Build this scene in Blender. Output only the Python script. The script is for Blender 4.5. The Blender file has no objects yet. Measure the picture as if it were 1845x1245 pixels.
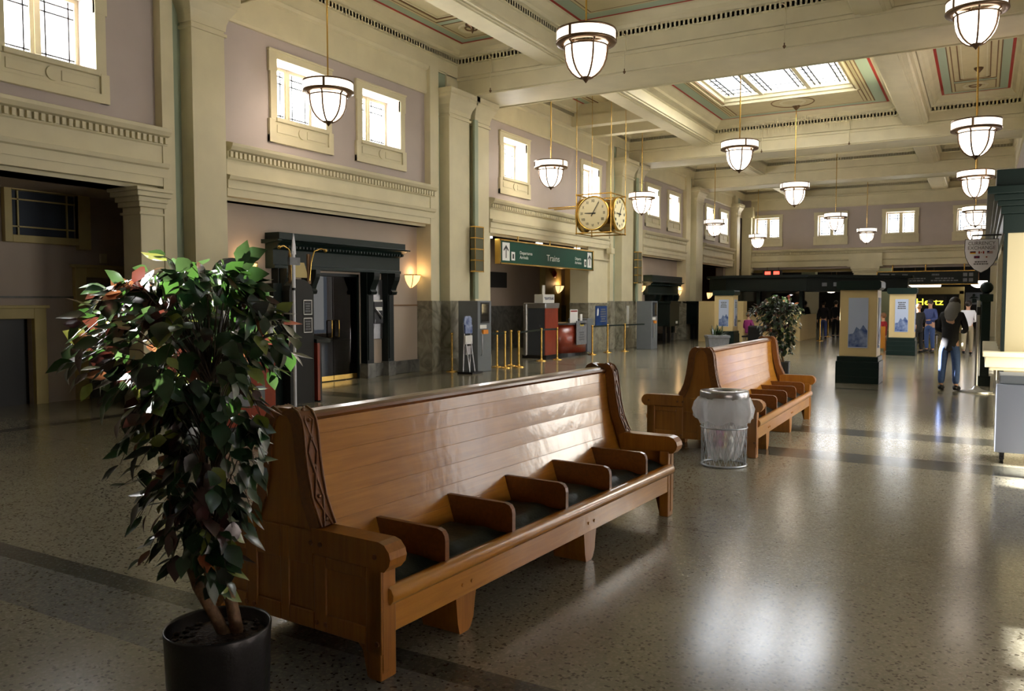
import bpy, bmesh, math, random
from mathutils import Vector, Matrix
PI = math.pi
random.seed(7)
SC = bpy.context.scene
COL = SC.collection
EXPO = 0.0
SUN_E = 150
WIN_P = 150
SKY_P = 600
RWIN_P = 30
DOOR_P = 130
LAMP_E = 4.5
SCON_E = 5
# ------------------------------------------------------------------ camera
cd = bpy.data.cameras.new('camera'); cam = bpy.data.objects.new('camera', cd); COL.objects.link(cam)
cd.sensor_width = 36.0; cd.lens = 36.0 * 1468.5 / 1845.0; cd.clip_end = 300; cd.clip_start = 0.05
cam.location = (0, 0, 1.7)
cam.rotation_euler = (math.radians(90 - 3.08), 0, math.radians(29.95))
SC.camera = cam
# ------------------------------------------------------------------ colour management
SC.view_settings.view_transform = 'Standard'; SC.view_settings.look = 'None'
SC.view_settings.gamma = 1; SC.view_settings.exposure = EXPO; SC.view_settings.use_curve_mapping = False
# ------------------------------------------------------------------ world, sun, daylight
W = bpy.data.worlds.new('world'); SC.world = W; W.use_nodes = True
bg = W.node_tree.nodes['Background']; bg.inputs[0].default_value = (0.75, 0.85, 1, 1); bg.inputs[1].default_value = 1.5
sun = bpy.data.lights.new('sun', 'SUN'); sun.energy = SUN_E; sun.angle = math.radians(0.6); sun.color = (1, 0.98, 0.98)
so = bpy.data.objects.new('sun', sun); COL.objects.link(so)
so.rotation_euler = Vector((8.8, -1.94, -3.83)).to_track_quat('-Z', 'Y').to_euler()
def area_light(loc, direction, w, h, power, col=(0.93, 0.96, 1)):
    l = bpy.data.lights.new('area_light', 'AREA'); l.shape = 'RECTANGLE'; l.size = w; l.size_y = h; l.energy = power; l.color = col
    o = bpy.data.objects.new('area_light', l); COL.objects.link(o); o.location = loc
    o.rotation_euler = Vector(direction).to_track_quat('-Z', 'Y').to_euler()
    return o
# ------------------------------------------------------------------ layout numbers (metres)
XW = -11.7            # left wall, upper storey
XL = -11.95           # left wall, lower storey
XR = 1.0              # right wall
YF = 46.0             # far wall
YN = -3.0             # near wall
ZC = 8.0              # coffer panels
ZS = 6.87             # cross beam soffit
ZL = 7.27             # long beam soffit
BEAMS = [(8.7, 10.2), (17.4, 19.0), (28.9, 30.6), (36.9, 38.4)]
BAYS = [(0.9, 8.7), (10.2, 17.4), (19.0, 28.9), (30.6, 36.9), (38.4, 46.0)]
COLS = [(-11.62, -9.1), (-8.42, -2.3), (-1.64, 0.95)]
WIN_Y = [(3.6, 5.3), (6.16, 7.88), (11.13, 12.85), (13.58, 15.3), (19.55, 21.3), (24.8, 26.5), (30.85, 32.55), (33.45, 35.15), (38.85, 40.45), (41.35, 43.0)]
WARM = (1, 0.93, 0.8)
# sky light through the windows of the left wall, the roof light, and the right-hand entrance
for a, b in WIN_Y:
    area_light((-12.2, (a + b) / 2, 5.72), (1, 0, -0.0), b - a - 0.4, 1.08, WIN_P)
area_light((-5.35, 23.95, 8.32), (0, 0, -1), 3.8, 4.5, SKY_P)
for a, b in ((-11.23, -9.38), (-7.92, -6.1), (-4.6, -2.8), (-1.4, 0.3)):
    area_light(((a + b) / 2, YF + 0.5, 5.72), (0, -1, 0), 1.35, 1.08, WIN_P * 0.35)
for y in (2.6, 5.2, 11.6, 14.2):
    area_light((1.6, y, 5.6), (-1, 0, 0), 1.1, 1.3, RWIN_P * (0.3 if y < 8 else 1))
area_light((1.5, 8.9, 1.9), (-1, 0, 0), 1.3, 2.9, DOOR_P * 0.25, WARM)
area_light((1.5, 11.35, 1.9), (-1, 0, 0), 2.2, 2.9, DOOR_P * 1.7, WARM)
area_light((1.5, 25.0, 1.9), (-1, 0, 0), 4.8, 2.9, DOOR_P * 0.9, WARM)

# ------------------------------------------------------------------ materials
def srgb(r, g, b):
    f = lambda c: ((c / 255) / 12.92) if c / 255 <= 0.04045 else (((c / 255) + 0.055) / 1.055) ** 2.4
    return (f(r), f(g), f(b), 1)
def mat(name, col, rough=0.6, metal=0.0, noise=0.0, nscale=6.0, bump=0.0, bscale=40.0, coat=0.0, spec=0.5, col2=None):
    m = bpy.data.materials.new(name); m.use_nodes = True; nt = m.node_tree; b = nt.nodes['Principled BSDF']
    b.inputs['Base Color'].default_value = col; b.inputs['Roughness'].default_value = rough; b.inputs['Metallic'].default_value = metal
    b.inputs['Coat Weight'].default_value = coat; b.inputs['Coat Roughness'].default_value = 0.15; b.inputs['Specular IOR Level'].default_value = spec
    tc = nt.nodes.new('ShaderNodeTexCoord')
    if noise or col2:
        n = nt.nodes.new('ShaderNodeTexNoise'); n.inputs['Scale'].default_value = nscale; n.inputs['Detail'].default_value = 4
        nt.links.new(tc.outputs['Object'], n.inputs['Vector'])
        mx = nt.nodes.new('ShaderNodeMix'); mx.data_type = 'RGBA'
        c2 = col2 or tuple(c * (1 - noise) for c in col[:3]) + (1,)
        r = nt.nodes.new('ShaderNodeMapRange'); r.inputs[1].default_value = 0.35; r.inputs[2].default_value = 0.65
        nt.links.new(n.outputs['Fac'], r.inputs[0]); nt.links.new(r.outputs[0], mx.inputs[0])
        mx.inputs[6].default_value = col; mx.inputs[7].default_value = c2
        nt.links.new(mx.outputs[2], b.inputs['Base Color'])
    if bump:
        n2 = nt.nodes.new('ShaderNodeTexNoise'); n2.inputs['Scale'].default_value = bscale
        nt.links.new(tc.outputs['Object'], n2.inputs['Vector'])
        bp = nt.nodes.new('ShaderNodeBump'); bp.inputs['Strength'].default_value = bump; bp.inputs['Distance'].default_value = 0.01
        nt.links.new(n2.outputs['Fac'], bp.inputs['Height']); nt.links.new(bp.outputs[0], b.inputs['Normal'])
    return m
def emit(name, col, strength, base=None):
    m = mat(name, base or col, 0.4); b = m.node_tree.nodes['Principled BSDF']
    b.inputs['Emission Color'].default_value = col; b.inputs['Emission Strength'].default_value = strength
    return m
def wood(name, c1, c2, rough=0.3, axis=1, scale=3.0, coat=0.5):
    m = mat(name, c1, rough, coat=coat); nt = m.node_tree; b = nt.nodes['Principled BSDF']
    tc = nt.nodes.new('ShaderNodeTexCoord'); mp = nt.nodes.new('ShaderNodeMapping'); s = [14, 14, 14]; s[axis] = 0.9
    mp.inputs['Scale'].default_value = s; n = nt.nodes.new('ShaderNodeTexNoise'); n.inputs['Scale'].default_value = scale; n.inputs['Detail'].default_value = 6; n.inputs['Distortion'].default_value = 0.6
    n3 = nt.nodes.new('ShaderNodeTexNoise'); n3.inputs['Scale'].default_value = 2.2
    nt.links.new(tc.outputs['Object'], mp.inputs[0]); nt.links.new(mp.outputs[0], n.inputs['Vector']); nt.links.new(tc.outputs['Object'], n3.inputs['Vector'])
    ad = nt.nodes.new('ShaderNodeMath'); ad.operation = 'ADD'; nt.links.new(n.outputs['Fac'], ad.inputs[0]); nt.links.new(n3.outputs['Fac'], ad.inputs[1])
    r = nt.nodes.new('ShaderNodeMapRange'); r.inputs[1].default_value = 0.7; r.inputs[2].default_value = 1.3; nt.links.new(ad.outputs[0], r.inputs[0])
    mx = nt.nodes.new('ShaderNodeMix'); mx.data_type = 'RGBA'; mx.inputs[6].default_value = c1; mx.inputs[7].default_value = c2
    nt.links.new(r.outputs[0], mx.inputs[0]); nt.links.new(mx.outputs[2], b.inputs['Base Color'])
    bp = nt.nodes.new('ShaderNodeBump'); bp.inputs['Strength'].default_value = 0.3; bp.inputs['Distance'].default_value = 0.006
    n4 = nt.nodes.new('ShaderNodeTexNoise'); n4.inputs['Scale'].default_value = 9; n4.inputs['Detail'].default_value = 3; nt.links.new(tc.outputs['Object'], n4.inputs['Vector'])
    nt.links.new(n4.outputs['Fac'], bp.inputs['Height']); nt.links.new(bp.outputs[0], b.inputs['Normal']); nt.links.new(bp.outputs[0], b.inputs['Coat Normal'])
    return m
def terrazzo(name, base, dark, light, rough=0.16):
    m = mat(name, base, rough, spec=0.36); nt = m.node_tree; b = nt.nodes['Principled BSDF']
    tc = nt.nodes.new('ShaderNodeTexCoord')
    v = nt.nodes.new('ShaderNodeTexVoronoi'); v.inputs['Scale'].default_value = 75; nt.links.new(tc.outputs['Object'], v.inputs['Vector'])
    sx = nt.nodes.new('ShaderNodeSeparateColor'); nt.links.new(v.outputs['Color'], sx.inputs[0])
    r = nt.nodes.new('ShaderNodeValToRGB'); nt.links.new(sx.outputs[0], r.inputs[0]); cr = r.color_ramp; cr.interpolation = 'CONSTANT'
    cr.elements[0].position = 0; cr.elements[0].color = dark; cr.elements[1].position = 0.07; cr.elements[1].color = base
    e = cr.elements.new(0.55); e.color = tuple(c * 0.88 for c in base[:3]) + (1,)
    e = cr.elements.new(0.8); e.color = light
    n = nt.nodes.new('ShaderNodeTexNoise'); n.inputs['Scale'].default_value = 0.9; n.inputs['Detail'].default_value = 5; nt.links.new(tc.outputs['Object'], n.inputs['Vector'])
    mx = nt.nodes.new('ShaderNodeMix'); mx.data_type = 'RGBA'; mx.blend_type = 'MULTIPLY'; mx.inputs[0].default_value = 0.5
    nt.links.new(r.outputs[0], mx.inputs[6]); nt.links.new(n.outputs['Fac'], mx.inputs[7])
    mm = nt.nodes.new('ShaderNodeMix'); mm.data_type = 'RGBA'; mm.blend_type = 'MIX'; mm.inputs[0].default_value = 0.65
    nt.links.new(mx.outputs[2], mm.inputs[6]); nt.links.new(r.outputs[0], mm.inputs[7]); nt.links.new(mm.outputs[2], b.inputs['Base Color'])
    mr = nt.nodes.new('ShaderNodeMapRange'); mr.inputs[3].default_value = rough * 0.85; mr.inputs[4].default_value = rough * 1.25
    nt.links.new(n.outputs['Fac'], mr.inputs[0]); nt.links.new(mr.outputs[0], b.inputs['Roughness'])
    n5 = nt.nodes.new('ShaderNodeTexNoise'); n5.inputs['Scale'].default_value = 25; nt.links.new(tc.outputs['Object'], n5.inputs['Vector'])
    bp = nt.nodes.new('ShaderNodeBump'); bp.inputs['Strength'].default_value = 0.05; bp.inputs['Distance'].default_value = 0.002
    nt.links.new(n5.outputs['Fac'], bp.inputs['Height']); nt.links.new(bp.outputs[0], b.inputs['Normal'])
    return m
def marble(name, c1, c2, rough=0.3):
    m = mat(name, c1, rough); nt = m.node_tree; b = nt.nodes['Principled BSDF']
    tc = nt.nodes.new('ShaderNodeTexCoord'); n = nt.nodes.new('ShaderNodeTexNoise'); n.inputs['Scale'].default_value = 2.2; n.inputs['Detail'].default_value = 8; n.inputs['Distortion'].default_value = 2.5
    nt.links.new(tc.outputs['Object'], n.inputs['Vector']); r = nt.nodes.new('ShaderNodeValToRGB'); nt.links.new(n.outputs['Fac'], r.inputs[0])
    r.color_ramp.elements[0].position = 0.3; r.color_ramp.elements[0].color = c2; r.color_ramp.elements[1].position = 0.62; r.color_ramp.elements[1].color = c1
    e = r.color_ramp.elements.new(0.5); e.color = tuple((a + c) / 2 * 1.1 for a, c in zip(c1[:3], c2[:3])) + (1,)
    nt.links.new(r.outputs[0], b.inputs['Base Color']); return m
def glass(name, tint=(1, 1, 1, 1), gloss=0.08, rough=0.02, fres=True):
    m = bpy.data.materials.new(name); m.use_nodes = True; nt = m.node_tree; nt.nodes.clear()
    o = nt.nodes.new('ShaderNodeOutputMaterial'); t = nt.nodes.new('ShaderNodeBsdfTransparent'); t.inputs[0].default_value = tint
    g = nt.nodes.new('ShaderNodeBsdfGlossy'); g.inputs['Roughness'].default_value = rough; mx = nt.nodes.new('ShaderNodeMixShader')
    lw = nt.nodes.new('ShaderNodeLayerWeight'); lw.inputs['Blend'].default_value = gloss if gloss < 0.5 else 0.5
    if fres: nt.links.new(lw.outputs['Fresnel'], mx.inputs[0])
    else: mx.inputs[0].default_value = gloss
    nt.links.new(t.outputs[0], mx.inputs[1]); nt.links.new(g.outputs[0], mx.inputs[2]); nt.links.new(mx.outputs[0], o.inputs[0])
    return m
def leafmat(name, col, tr):
    m = bpy.data.materials.new(name); m.use_nodes = True; nt = m.node_tree; b = nt.nodes['Principled BSDF']
    b.inputs['Base Color'].default_value = col; b.inputs['Roughness'].default_value = 0.28; b.inputs['Specular IOR Level'].default_value = 0.7
    o = nt.nodes['Material Output']; t = nt.nodes.new('ShaderNodeBsdfTranslucent'); t.inputs[0].default_value = tr
    mx = nt.nodes.new('ShaderNodeMixShader'); mx.inputs[0].default_value = 0.07
    b.inputs['Coat Weight'].default_value = 0.7; b.inputs['Coat Roughness'].default_value = 0.3
    tc = nt.nodes.new('ShaderNodeTexCoord'); n = nt.nodes.new('ShaderNodeTexNoise'); n.inputs['Scale'].default_value = 30
    nt.links.new(tc.outputs['Object'], n.inputs['Vector']); cm = nt.nodes.new('ShaderNodeMix'); cm.data_type = 'RGBA'
    cm.inputs[6].default_value = col; cm.inputs[7].default_value = tuple(c * 0.5 for c in col[:3]) + (1,)
    nt.links.new(n.outputs['Fac'], cm.inputs[0]); nt.links.new(cm.outputs[2], b.inputs['Base Color'])
    nt.links.new(b.outputs[0], mx.inputs[1]); nt.links.new(t.outputs[0], mx.inputs[2]); nt.links.new(mx.outputs[0], o.inputs[0])
    return m
M = {}
M['cream'] = mat('cream_plaster', srgb(213, 204, 170), 0.55, noise=0.08, nscale=2, bump=0.05, bscale=30)
M['cream_dark'] = mat('aged_cream_paint', srgb(190, 172, 112), 0.5, noise=0.1, nscale=3)
M['mauve'] = mat('mauve_plaster', srgb(182, 170, 164), 0.7, noise=0.05, nscale=1.5, bump=0.06, bscale=60)
M['taupe'] = mat('taupe_plaster', srgb(178, 163, 148), 0.7, noise=0.05, nscale=1.5, bump=0.06, bscale=60)
M['sage'] = mat('sage_green_paint', srgb(152, 164, 140), 0.5, noise=0.06, nscale=2)
M['ceilgreen'] = mat('pale_green_paint', srgb(165, 182, 160), 0.6)
M['red_line'] = mat('red_line_paint', srgb(165, 40, 30), 0.6)
M['brown_line'] = mat('brown_line_paint', srgb(120, 88, 52), 0.6)
M['panel'] = mat('ceiling_panel_cream', srgb(202, 190, 150), 0.65, noise=0.06, nscale=3)
M['marble'] = marble('veined_grey_marble', srgb(160, 156, 138), srgb(100, 98, 84))
M['marble_dark'] = marble('dark_grey_marble', srgb(112, 112, 106), srgb(70, 70, 66))
M['floor'] = terrazzo('terrazzo', srgb(142, 137, 117), srgb(86, 80, 66), srgb(154, 150, 132))
M['floor_dark'] = terrazzo('dark_terrazzo', srgb(84, 84, 74), srgb(45, 42, 38), srgb(100, 98, 88))
M['floor_mid'] = terrazzo('grey_terrazzo', srgb(118, 118, 112), srgb(60, 56, 50), srgb(132, 130, 120))
M['oak'] = wood('varnished_oak', srgb(182, 126, 44), srgb(154, 98, 28), 0.3, axis=1, coat=1.0)
M['booth_cream'] = mat('shaded_cream_booth_paint', srgb(150, 140, 108), 0.6)  # cream darkened: shade on the booth's unlit end put into the colour
M['oak_end'] = wood('varnished_oak_upright', srgb(160, 104, 32), srgb(128, 78, 20), 0.38, axis=2)
M['oak_dark'] = wood('dark_oak_edge', srgb(126, 76, 28), srgb(94, 54, 20), 0.35, axis=1)
M['leather'] = mat('dark_green_leather', srgb(16, 26, 21), 0.42, bump=0.25, bscale=35, spec=0.22)
M['dkgreen'] = mat('dark_green_paint', srgb(24, 40, 36), 0.4, noise=0.08, spec=0.25)
M['dkgreen2'] = mat('blackish_green_paint', srgb(15, 25, 22), 0.35, spec=0.3)
M['brass'] = mat('polished_brass', srgb(214, 176, 96), 0.22, 1.0)
M['bronze'] = mat('dark_bronze', srgb(104, 80, 56), 0.35, 0.7)
M['steel'] = mat('brushed_steel', srgb(180, 180, 182), 0.3, 0.9, noise=0.1, nscale=20)
M['galv'] = mat('galvanised_wire', srgb(172, 178, 184), 0.35, 0.8)
M['grey_paint'] = mat('grey_machine_paint', srgb(112, 118, 122), 0.45, noise=0.04)
M['cart'] = mat('pale_grey_laminate', srgb(128, 134, 144), 0.4)
M['black'] = mat('black_plastic', srgb(14, 14, 16), 0.35)
M['screen'] = mat('dark_screen_glass', srgb(10, 12, 14), 0.06)
M['white'] = mat('white_paper', srgb(225, 225, 220), 0.6)
M['grey_text'] = mat('grey_print', srgb(90, 92, 96), 0.6)
M['navy'] = mat('navy_print', srgb(24, 40, 90), 0.5)
M['blue_poster'] = mat('blue_poster_print', srgb(26, 66, 130), 0.4, noise=0.3, nscale=3)
M['redwood'] = wood('red_cherry_laminate', srgb(150, 58, 32), srgb(126, 44, 24), 0.3, axis=2)
M['orange'] = mat('orange_label', srgb(226, 140, 40), 0.5)
M['yellow'] = mat('yellow_label', srgb(230, 205, 40), 0.5)
M['red'] = mat('red_enamel', srgb(150, 24, 20), 0.3)
M['sign_green'] = mat('green_sign_face', srgb(12, 66, 50), 0.4, spec=0.25)
M['clockface'] = mat('cream_clock_dial', srgb(226, 214, 170), 0.35)
M['poster_cream'] = mat('cream_kiosk_paint', srgb(212, 190, 138), 0.5)
M['poster_blue'] = mat('pale_blue_poster', srgb(190, 204, 230), 0.2)
M['poster_dark'] = mat('mountain_print_blue', srgb(60, 84, 140), 0.2, col2=srgb(150, 168, 205), nscale=7)
M['concrete'] = mat('grey_planter_stone', srgb(124, 126, 130), 0.8, noise=0.2, nscale=12)
M['pot'] = mat('black_speckled_plastic', srgb(22, 22, 24), 0.35, col2=srgb(34, 33, 34), nscale=90, bump=0.1, bscale=80)
M['soil'] = mat('bark_mulch', srgb(60, 42, 28), 0.9, col2=srgb(30, 20, 14), nscale=60, bump=1.0, bscale=60)
M['bark'] = mat('ficus_bark', srgb(128, 98, 66), 0.7, col2=srgb(92, 68, 44), nscale=40, bump=0.5, bscale=40)
M['blind'] = mat('dark_interior', srgb(34, 34, 32), 0.7)  # near-black boards; on walls beyond openings, their gloom put into the colour
def frosted(name, f=0.3):
    m = bpy.data.materials.new(name); m.use_nodes = True; nt = m.node_tree; nt.nodes.clear()
    o = nt.nodes.new('ShaderNodeOutputMaterial'); t = nt.nodes.new('ShaderNodeBsdfTransparent'); g = nt.nodes.new('ShaderNodeBsdfTranslucent'); g.inputs[0].default_value = (0.95, 0.97, 1, 1)
    mx = nt.nodes.new('ShaderNodeMixShader'); mx.inputs[0].default_value = f; nt.links.new(t.outputs[0], mx.inputs[1]); nt.links.new(g.outputs[0], mx.inputs[2]); nt.links.new(mx.outputs[0], o.inputs[0]); return m
M['pane'] = frosted('pale_obscured_window_glass', 0.08)
M['roofpane'] = frosted('pale_roof_light_glass', 0.1)
M['clearpane'] = glass('clear_window_glass', (0.97, 0.98, 1, 1), 0.12)
M['darkglass'] = glass('dark_door_glass', (0.16, 0.19, 0.2, 1), 0.3, 0.01)
M['lead'] = mat('lead_came', srgb(60, 60, 62), 0.6)
M['bag'] = frosted('clear_plastic_bag', 0.2)
_n = M['bag'].node_tree; _o = [q for q in _n.nodes if q.type == 'OUTPUT_MATERIAL'][0]; _m = [q for q in _n.nodes if q.type == 'MIX_SHADER'][0]
_g = _n.nodes.new('ShaderNodeBsdfPrincipled'); _g.inputs['Base Color'].default_value = (0.8, 0.82, 0.86, 1); _g.inputs['Roughness'].default_value = 0.12; _x = _n.nodes.new('ShaderNodeMixShader'); _x.inputs[0].default_value = 0.13
_n.links.new(_m.outputs[0], _x.inputs[1]); _n.links.new(_g.outputs[0], _x.inputs[2]); _n.links.new(_x.outputs[0], _o.inputs[0])
M['greyblue'] = mat('dim_reflecting_glass', srgb(70, 76, 86), 0.15)  # opaque grey-blue; the passage pane's dim reflection is put into its colour
M['bowl'] = emit('lit_alabaster_bowl', (1.0, 0.86, 0.72, 1), LAMP_E, srgb(240, 225, 205))
M['band'] = emit('lit_glass_band', (1.0, 0.9, 0.74, 1), LAMP_E * 0.42, srgb(235, 225, 205))
M['sconce'] = emit('lit_sconce_glass', (1.0, 0.66, 0.30, 1), 1.5, srgb(230, 190, 140))
M['tube'] = emit('lit_fluorescent_tube', (1, 0.95, 0.85, 1), 6.0)
M['redlamp'] = emit('lit_red_digits', (1, 0.05, 0.03, 1), 5.0)
M['yellowlamp'] = emit('lit_yellow_sign', (1, 0.8, 0.05, 1), 3.0)
M['skin'] = mat('skin', srgb(196, 150, 122), 0.5)
M['denim'] = mat('blue_denim', srgb(62, 88, 140), 0.8, noise=0.2, nscale=30)
M['khaki'] = mat('khaki_cotton', srgb(150, 140, 112), 0.8)
M['blackcloth'] = mat('black_cloth', srgb(22, 22, 26), 0.85)
M['greycloth'] = mat('grey_fleece', srgb(120, 118, 116), 0.9)
M['whitecloth'] = mat('white_cotton', srgb(226, 226, 232), 0.8)
M['bluecloth'] = mat('blue_nylon', srgb(50, 66, 120), 0.6)
M['redcloth'] = mat('red_knit', srgb(150, 26, 36), 0.85)
M['pinkcloth'] = mat('magenta_knit', srgb(150, 50, 120), 0.85)
M['hair'] = mat('dark_brown_hair', srgb(36, 26, 20), 0.5)
M['hair2'] = mat('light_brown_hair', srgb(120, 84, 54), 0.5)
M['shoe'] = mat('black_shoe', srgb(16, 16, 18), 0.5)
LEAVES = [leafmat('deep_green_leaf', srgb(28, 62, 34), (0.10, 0.25, 0.04, 1)), leafmat('green_leaf', srgb(40, 78, 44), (0.14, 0.26, 0.07, 1)),
          leafmat('blackish_leaf', srgb(22, 34, 26), (0.05, 0.08, 0.03, 1)), leafmat('lime_leaf', srgb(130, 150, 58), (0.5, 0.5, 0.1, 1)),
          leafmat('burgundy_leaf', srgb(56, 22, 24), (0.2, 0.05, 0.03, 1)), leafmat('orange_leaf', srgb(140, 78, 48), (0.5, 0.2, 0.08, 1))]

# ------------------------------------------------------------------ mesh helpers
class MB:
    def __init__(s): s.v = []; s.f = []; s.m = []; s.sm = []
    def add(s, vs, fs, mi=0, smooth=False):
        n = len(s.v); s.v += [tuple(v) for v in vs]; s.f += [tuple(i + n for i in f) for f in fs]; s.m += [mi] * len(fs); s.sm += [smooth] * len(fs); return s
    def box(s, x0, x1, y0, y1, z0, z1, mi=0):
        vs = [(x, y, z) for x in (x0, x1) for y in (y0, y1) for z in (z0, z1)]
        return s.add(vs, [(0, 1, 3, 2), (4, 6, 7, 5), (0, 4, 5, 1), (2, 3, 7, 6), (0, 2, 6, 4), (1, 5, 7, 3)], mi)
    def quad(s, a, b, c, d, mi=0): return s.add([a, b, c, d], [(0, 1, 2, 3)], mi)
    def prism(s, pts, axis, a, b, mi=0, smooth=False):
        def P(p, t):
            return {'x': (t, p[0], p[1]), 'y': (p[0], t, p[1]), 'z': (p[0], p[1], t)}[axis]
        n = len(pts); vs = [P(p, a) for p in pts] + [P(p, b) for p in pts]
        fs = [tuple(range(n - 1, -1, -1)), tuple(range(n, 2 * n))]
        s.add(vs, fs, mi)
        s.add(vs, [(i, (i + 1) % n, n + (i + 1) % n, n + i) for i in range(n)], mi, smooth); return s
    def tube(s, path, r, seg=8, mi=0, caps=True, smooth=True):
        path = [Vector(p) for p in path]; n = len(path); rr = r if isinstance(r, (list, tuple)) else [r] * n
        vs = []; prev = None
        for i, p in enumerate(path):
            t = (path[min(i + 1, n - 1)] - path[max(i - 1, 0)]).normalized()
            if prev is None:
                a = t.orthogonal().normalized()
            else:
                a = (prev - t * prev.dot(t)); a = a.normalized() if a.length > 1e-6 else t.orthogonal().normalized()
            prev = a; b = t.cross(a)
            for k in range(seg):
                an = 2 * PI * k / seg; vs.append(p + (a * math.cos(an) + b * math.sin(an)) * rr[i])
        fs = [(i * seg + k, i * seg + (k + 1) % seg, (i + 1) * seg + (k + 1) % seg, (i + 1) * seg + k) for i in range(n - 1) for k in range(seg)]
        s.add(vs, fs, mi, smooth)
        if caps: s.add(vs[:seg], [tuple(range(seg - 1, -1, -1))], mi); s.add(vs[-seg:], [tuple(range(seg))], mi)
        return s
    def cyl(s, x, y, z0, z1, r, seg=16, mi=0, r2=None): return s.tube([(x, y, z0), (x, y, z1)], [r, r if r2 is None else r2], seg, mi)
    def lathe(s, prof, c=(0, 0, 0), seg=24, mi=0, smooth=True, sx=1, sy=1):
        vs = []; n = len(prof)
        for r, z in prof:
            for k in range(seg):
                a = 2 * PI * k / seg; vs.append((c[0] + r * sx * math.cos(a), c[1] + r * sy * math.sin(a), c[2] + z))
        fs = [(i * seg + k, i * seg + (k + 1) % seg, (i + 1) * seg + (k + 1) % seg, (i + 1) * seg + k) for i in range(n - 1) for k in range(seg)]
        return s.add(vs, fs, mi, smooth)
    def ball(s, c, r, mi=0, seg=12, sx=1, sy=1, sz=1):
        n = seg // 2; return s.lathe([(max(r * math.sin(PI * i / n), 1e-4), -r * sz * math.cos(PI * i / n)) for i in range(n + 1)], c, seg, mi, True, sx, sy)
    def build(s, name, mats, parent=None, loc=None, rot=None, bevel=0, bseg=2, recalc=True):
        me = bpy.data.meshes.new(name); me.from_pydata(s.v, [], s.f)
        mats = mats if isinstance(mats, (list, tuple)) else [mats]
        for m in mats: me.materials.append(m)
        me.polygons.foreach_set('material_index', s.m); me.polygons.foreach_set('use_smooth', s.sm)
        if recalc:
            b = bmesh.new(); b.from_mesh(me); bmesh.ops.recalc_face_normals(b, faces=b.faces); b.to_mesh(me); b.free()
        me.update(); o = bpy.data.objects.new(name, me); COL.objects.link(o)
        if parent: o.parent = parent
        if loc: o.location = loc
        if rot: o.rotation_euler = rot
        if bevel:
            bv = o.modifiers.new('bevel', 'BEVEL'); bv.width = bevel; bv.segments = bseg; bv.limit_method = 'ANGLE'; bv.angle_limit = math.radians(40)
        return o
def tag(o, label=None, cat=None, group=None, kind=None):
    if label: o['label'] = label
    if cat: o['category'] = cat
    if group: o['group'] = group
    if kind: o['kind'] = kind
    return o
def thing(name, label, cat, loc=(0, 0, 0), rz=0, group=None):
    o = bpy.data.objects.new(name, None); COL.objects.link(o); o.location = loc; o.rotation_euler = (0, 0, rz); o.empty_display_size = 0.1
    return tag(o, label, cat, group)
def struct(name, label, cat='building'):
    o = bpy.data.objects.new(name, None); COL.objects.link(o); o.empty_display_size = 0.1
    return tag(o, label, cat, None, 'structure')
def sm(mb, name, mats, label, cat, **k):
    o = mb.build(name, mats, **k); return tag(o, label, cat, None, 'structure')
def dup(root, loc, rz=None, label=None, group=None):
    r = root.copy(); COL.objects.link(r); r.location = loc
    if rz is not None: r.rotation_euler = (0, 0, rz)
    if label: r['label'] = label
    if group: r['group'] = group
    for ch in list(root.children):
        c = ch.copy(); COL.objects.link(c); c.parent = r
        for g in list(ch.children):
            d = g.copy(); COL.objects.link(d); d.parent = c
    return r
def text(s, size, m, parent, loc, rot, align='CENTER', name='lettering', ext=0.002, sx=1.0, space=1.0):
    cu = bpy.data.curves.new(name, 'FONT'); cu.body = s; cu.size = size; cu.align_x = align; cu.align_y = 'CENTER'; cu.extrude = ext; cu.space_line = space
    t = bpy.data.objects.new(name + '_tmp', cu); COL.objects.link(t)
    dg = bpy.context.evaluated_depsgraph_get(); me = bpy.data.meshes.new_from_object(t.evaluated_get(dg)); bpy.data.objects.remove(t)
    me.name = name; me.materials.clear(); me.materials.append(m)
    for v in me.vertices: v.co.x *= sx
    o = bpy.data.objects.new(name, me); COL.objects.link(o); o.parent = parent; o.location = loc; o.rotation_euler = rot
    return o
RX = (PI / 2, 0, PI / 2)      # writing on a face that looks to +X
RY = (PI / 2, 0, 0)           # writing on a face that looks to -Y
def arrow_mb(cx, cz, h, t):   # upward arrow outline in a plane (u, z)
    w = h * 0.36
    return [(cx - t, cz - h / 2), (cx + t, cz - h / 2), (cx + t, cz + h * 0.25), (cx + w, cz + h * 0.02), (cx + w, cz + h * 0.16), (cx, cz + h / 2), (cx - w, cz + h * 0.16), (cx - w, cz + h * 0.02), (cx - t, cz + h * 0.25)]

def lines(n_, w, h, m, parent, loc, axis, seed=1):
    """rows of unreadably small print, as broken strokes"""
    r = random.Random(seed); b = MB()
    for k in range(n_):
        z = h * (0.5 - (k + 0.5) / n_); t_ = h / n_ * 0.28; u = -w / 2 * r.uniform(0.6, 1.0); e = -u
        while u < e:
            q = min(u + w * r.uniform(0.06, 0.18), e)
            if axis == 'x': b.box(0, 0.003, u, q, z - t_, z + t_)
            else: b.box(u, q, -0.003, 0, z - t_, z + t_)
            u = q + w * 0.03
    return b.build('lettering', m, parent, loc=loc)
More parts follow.
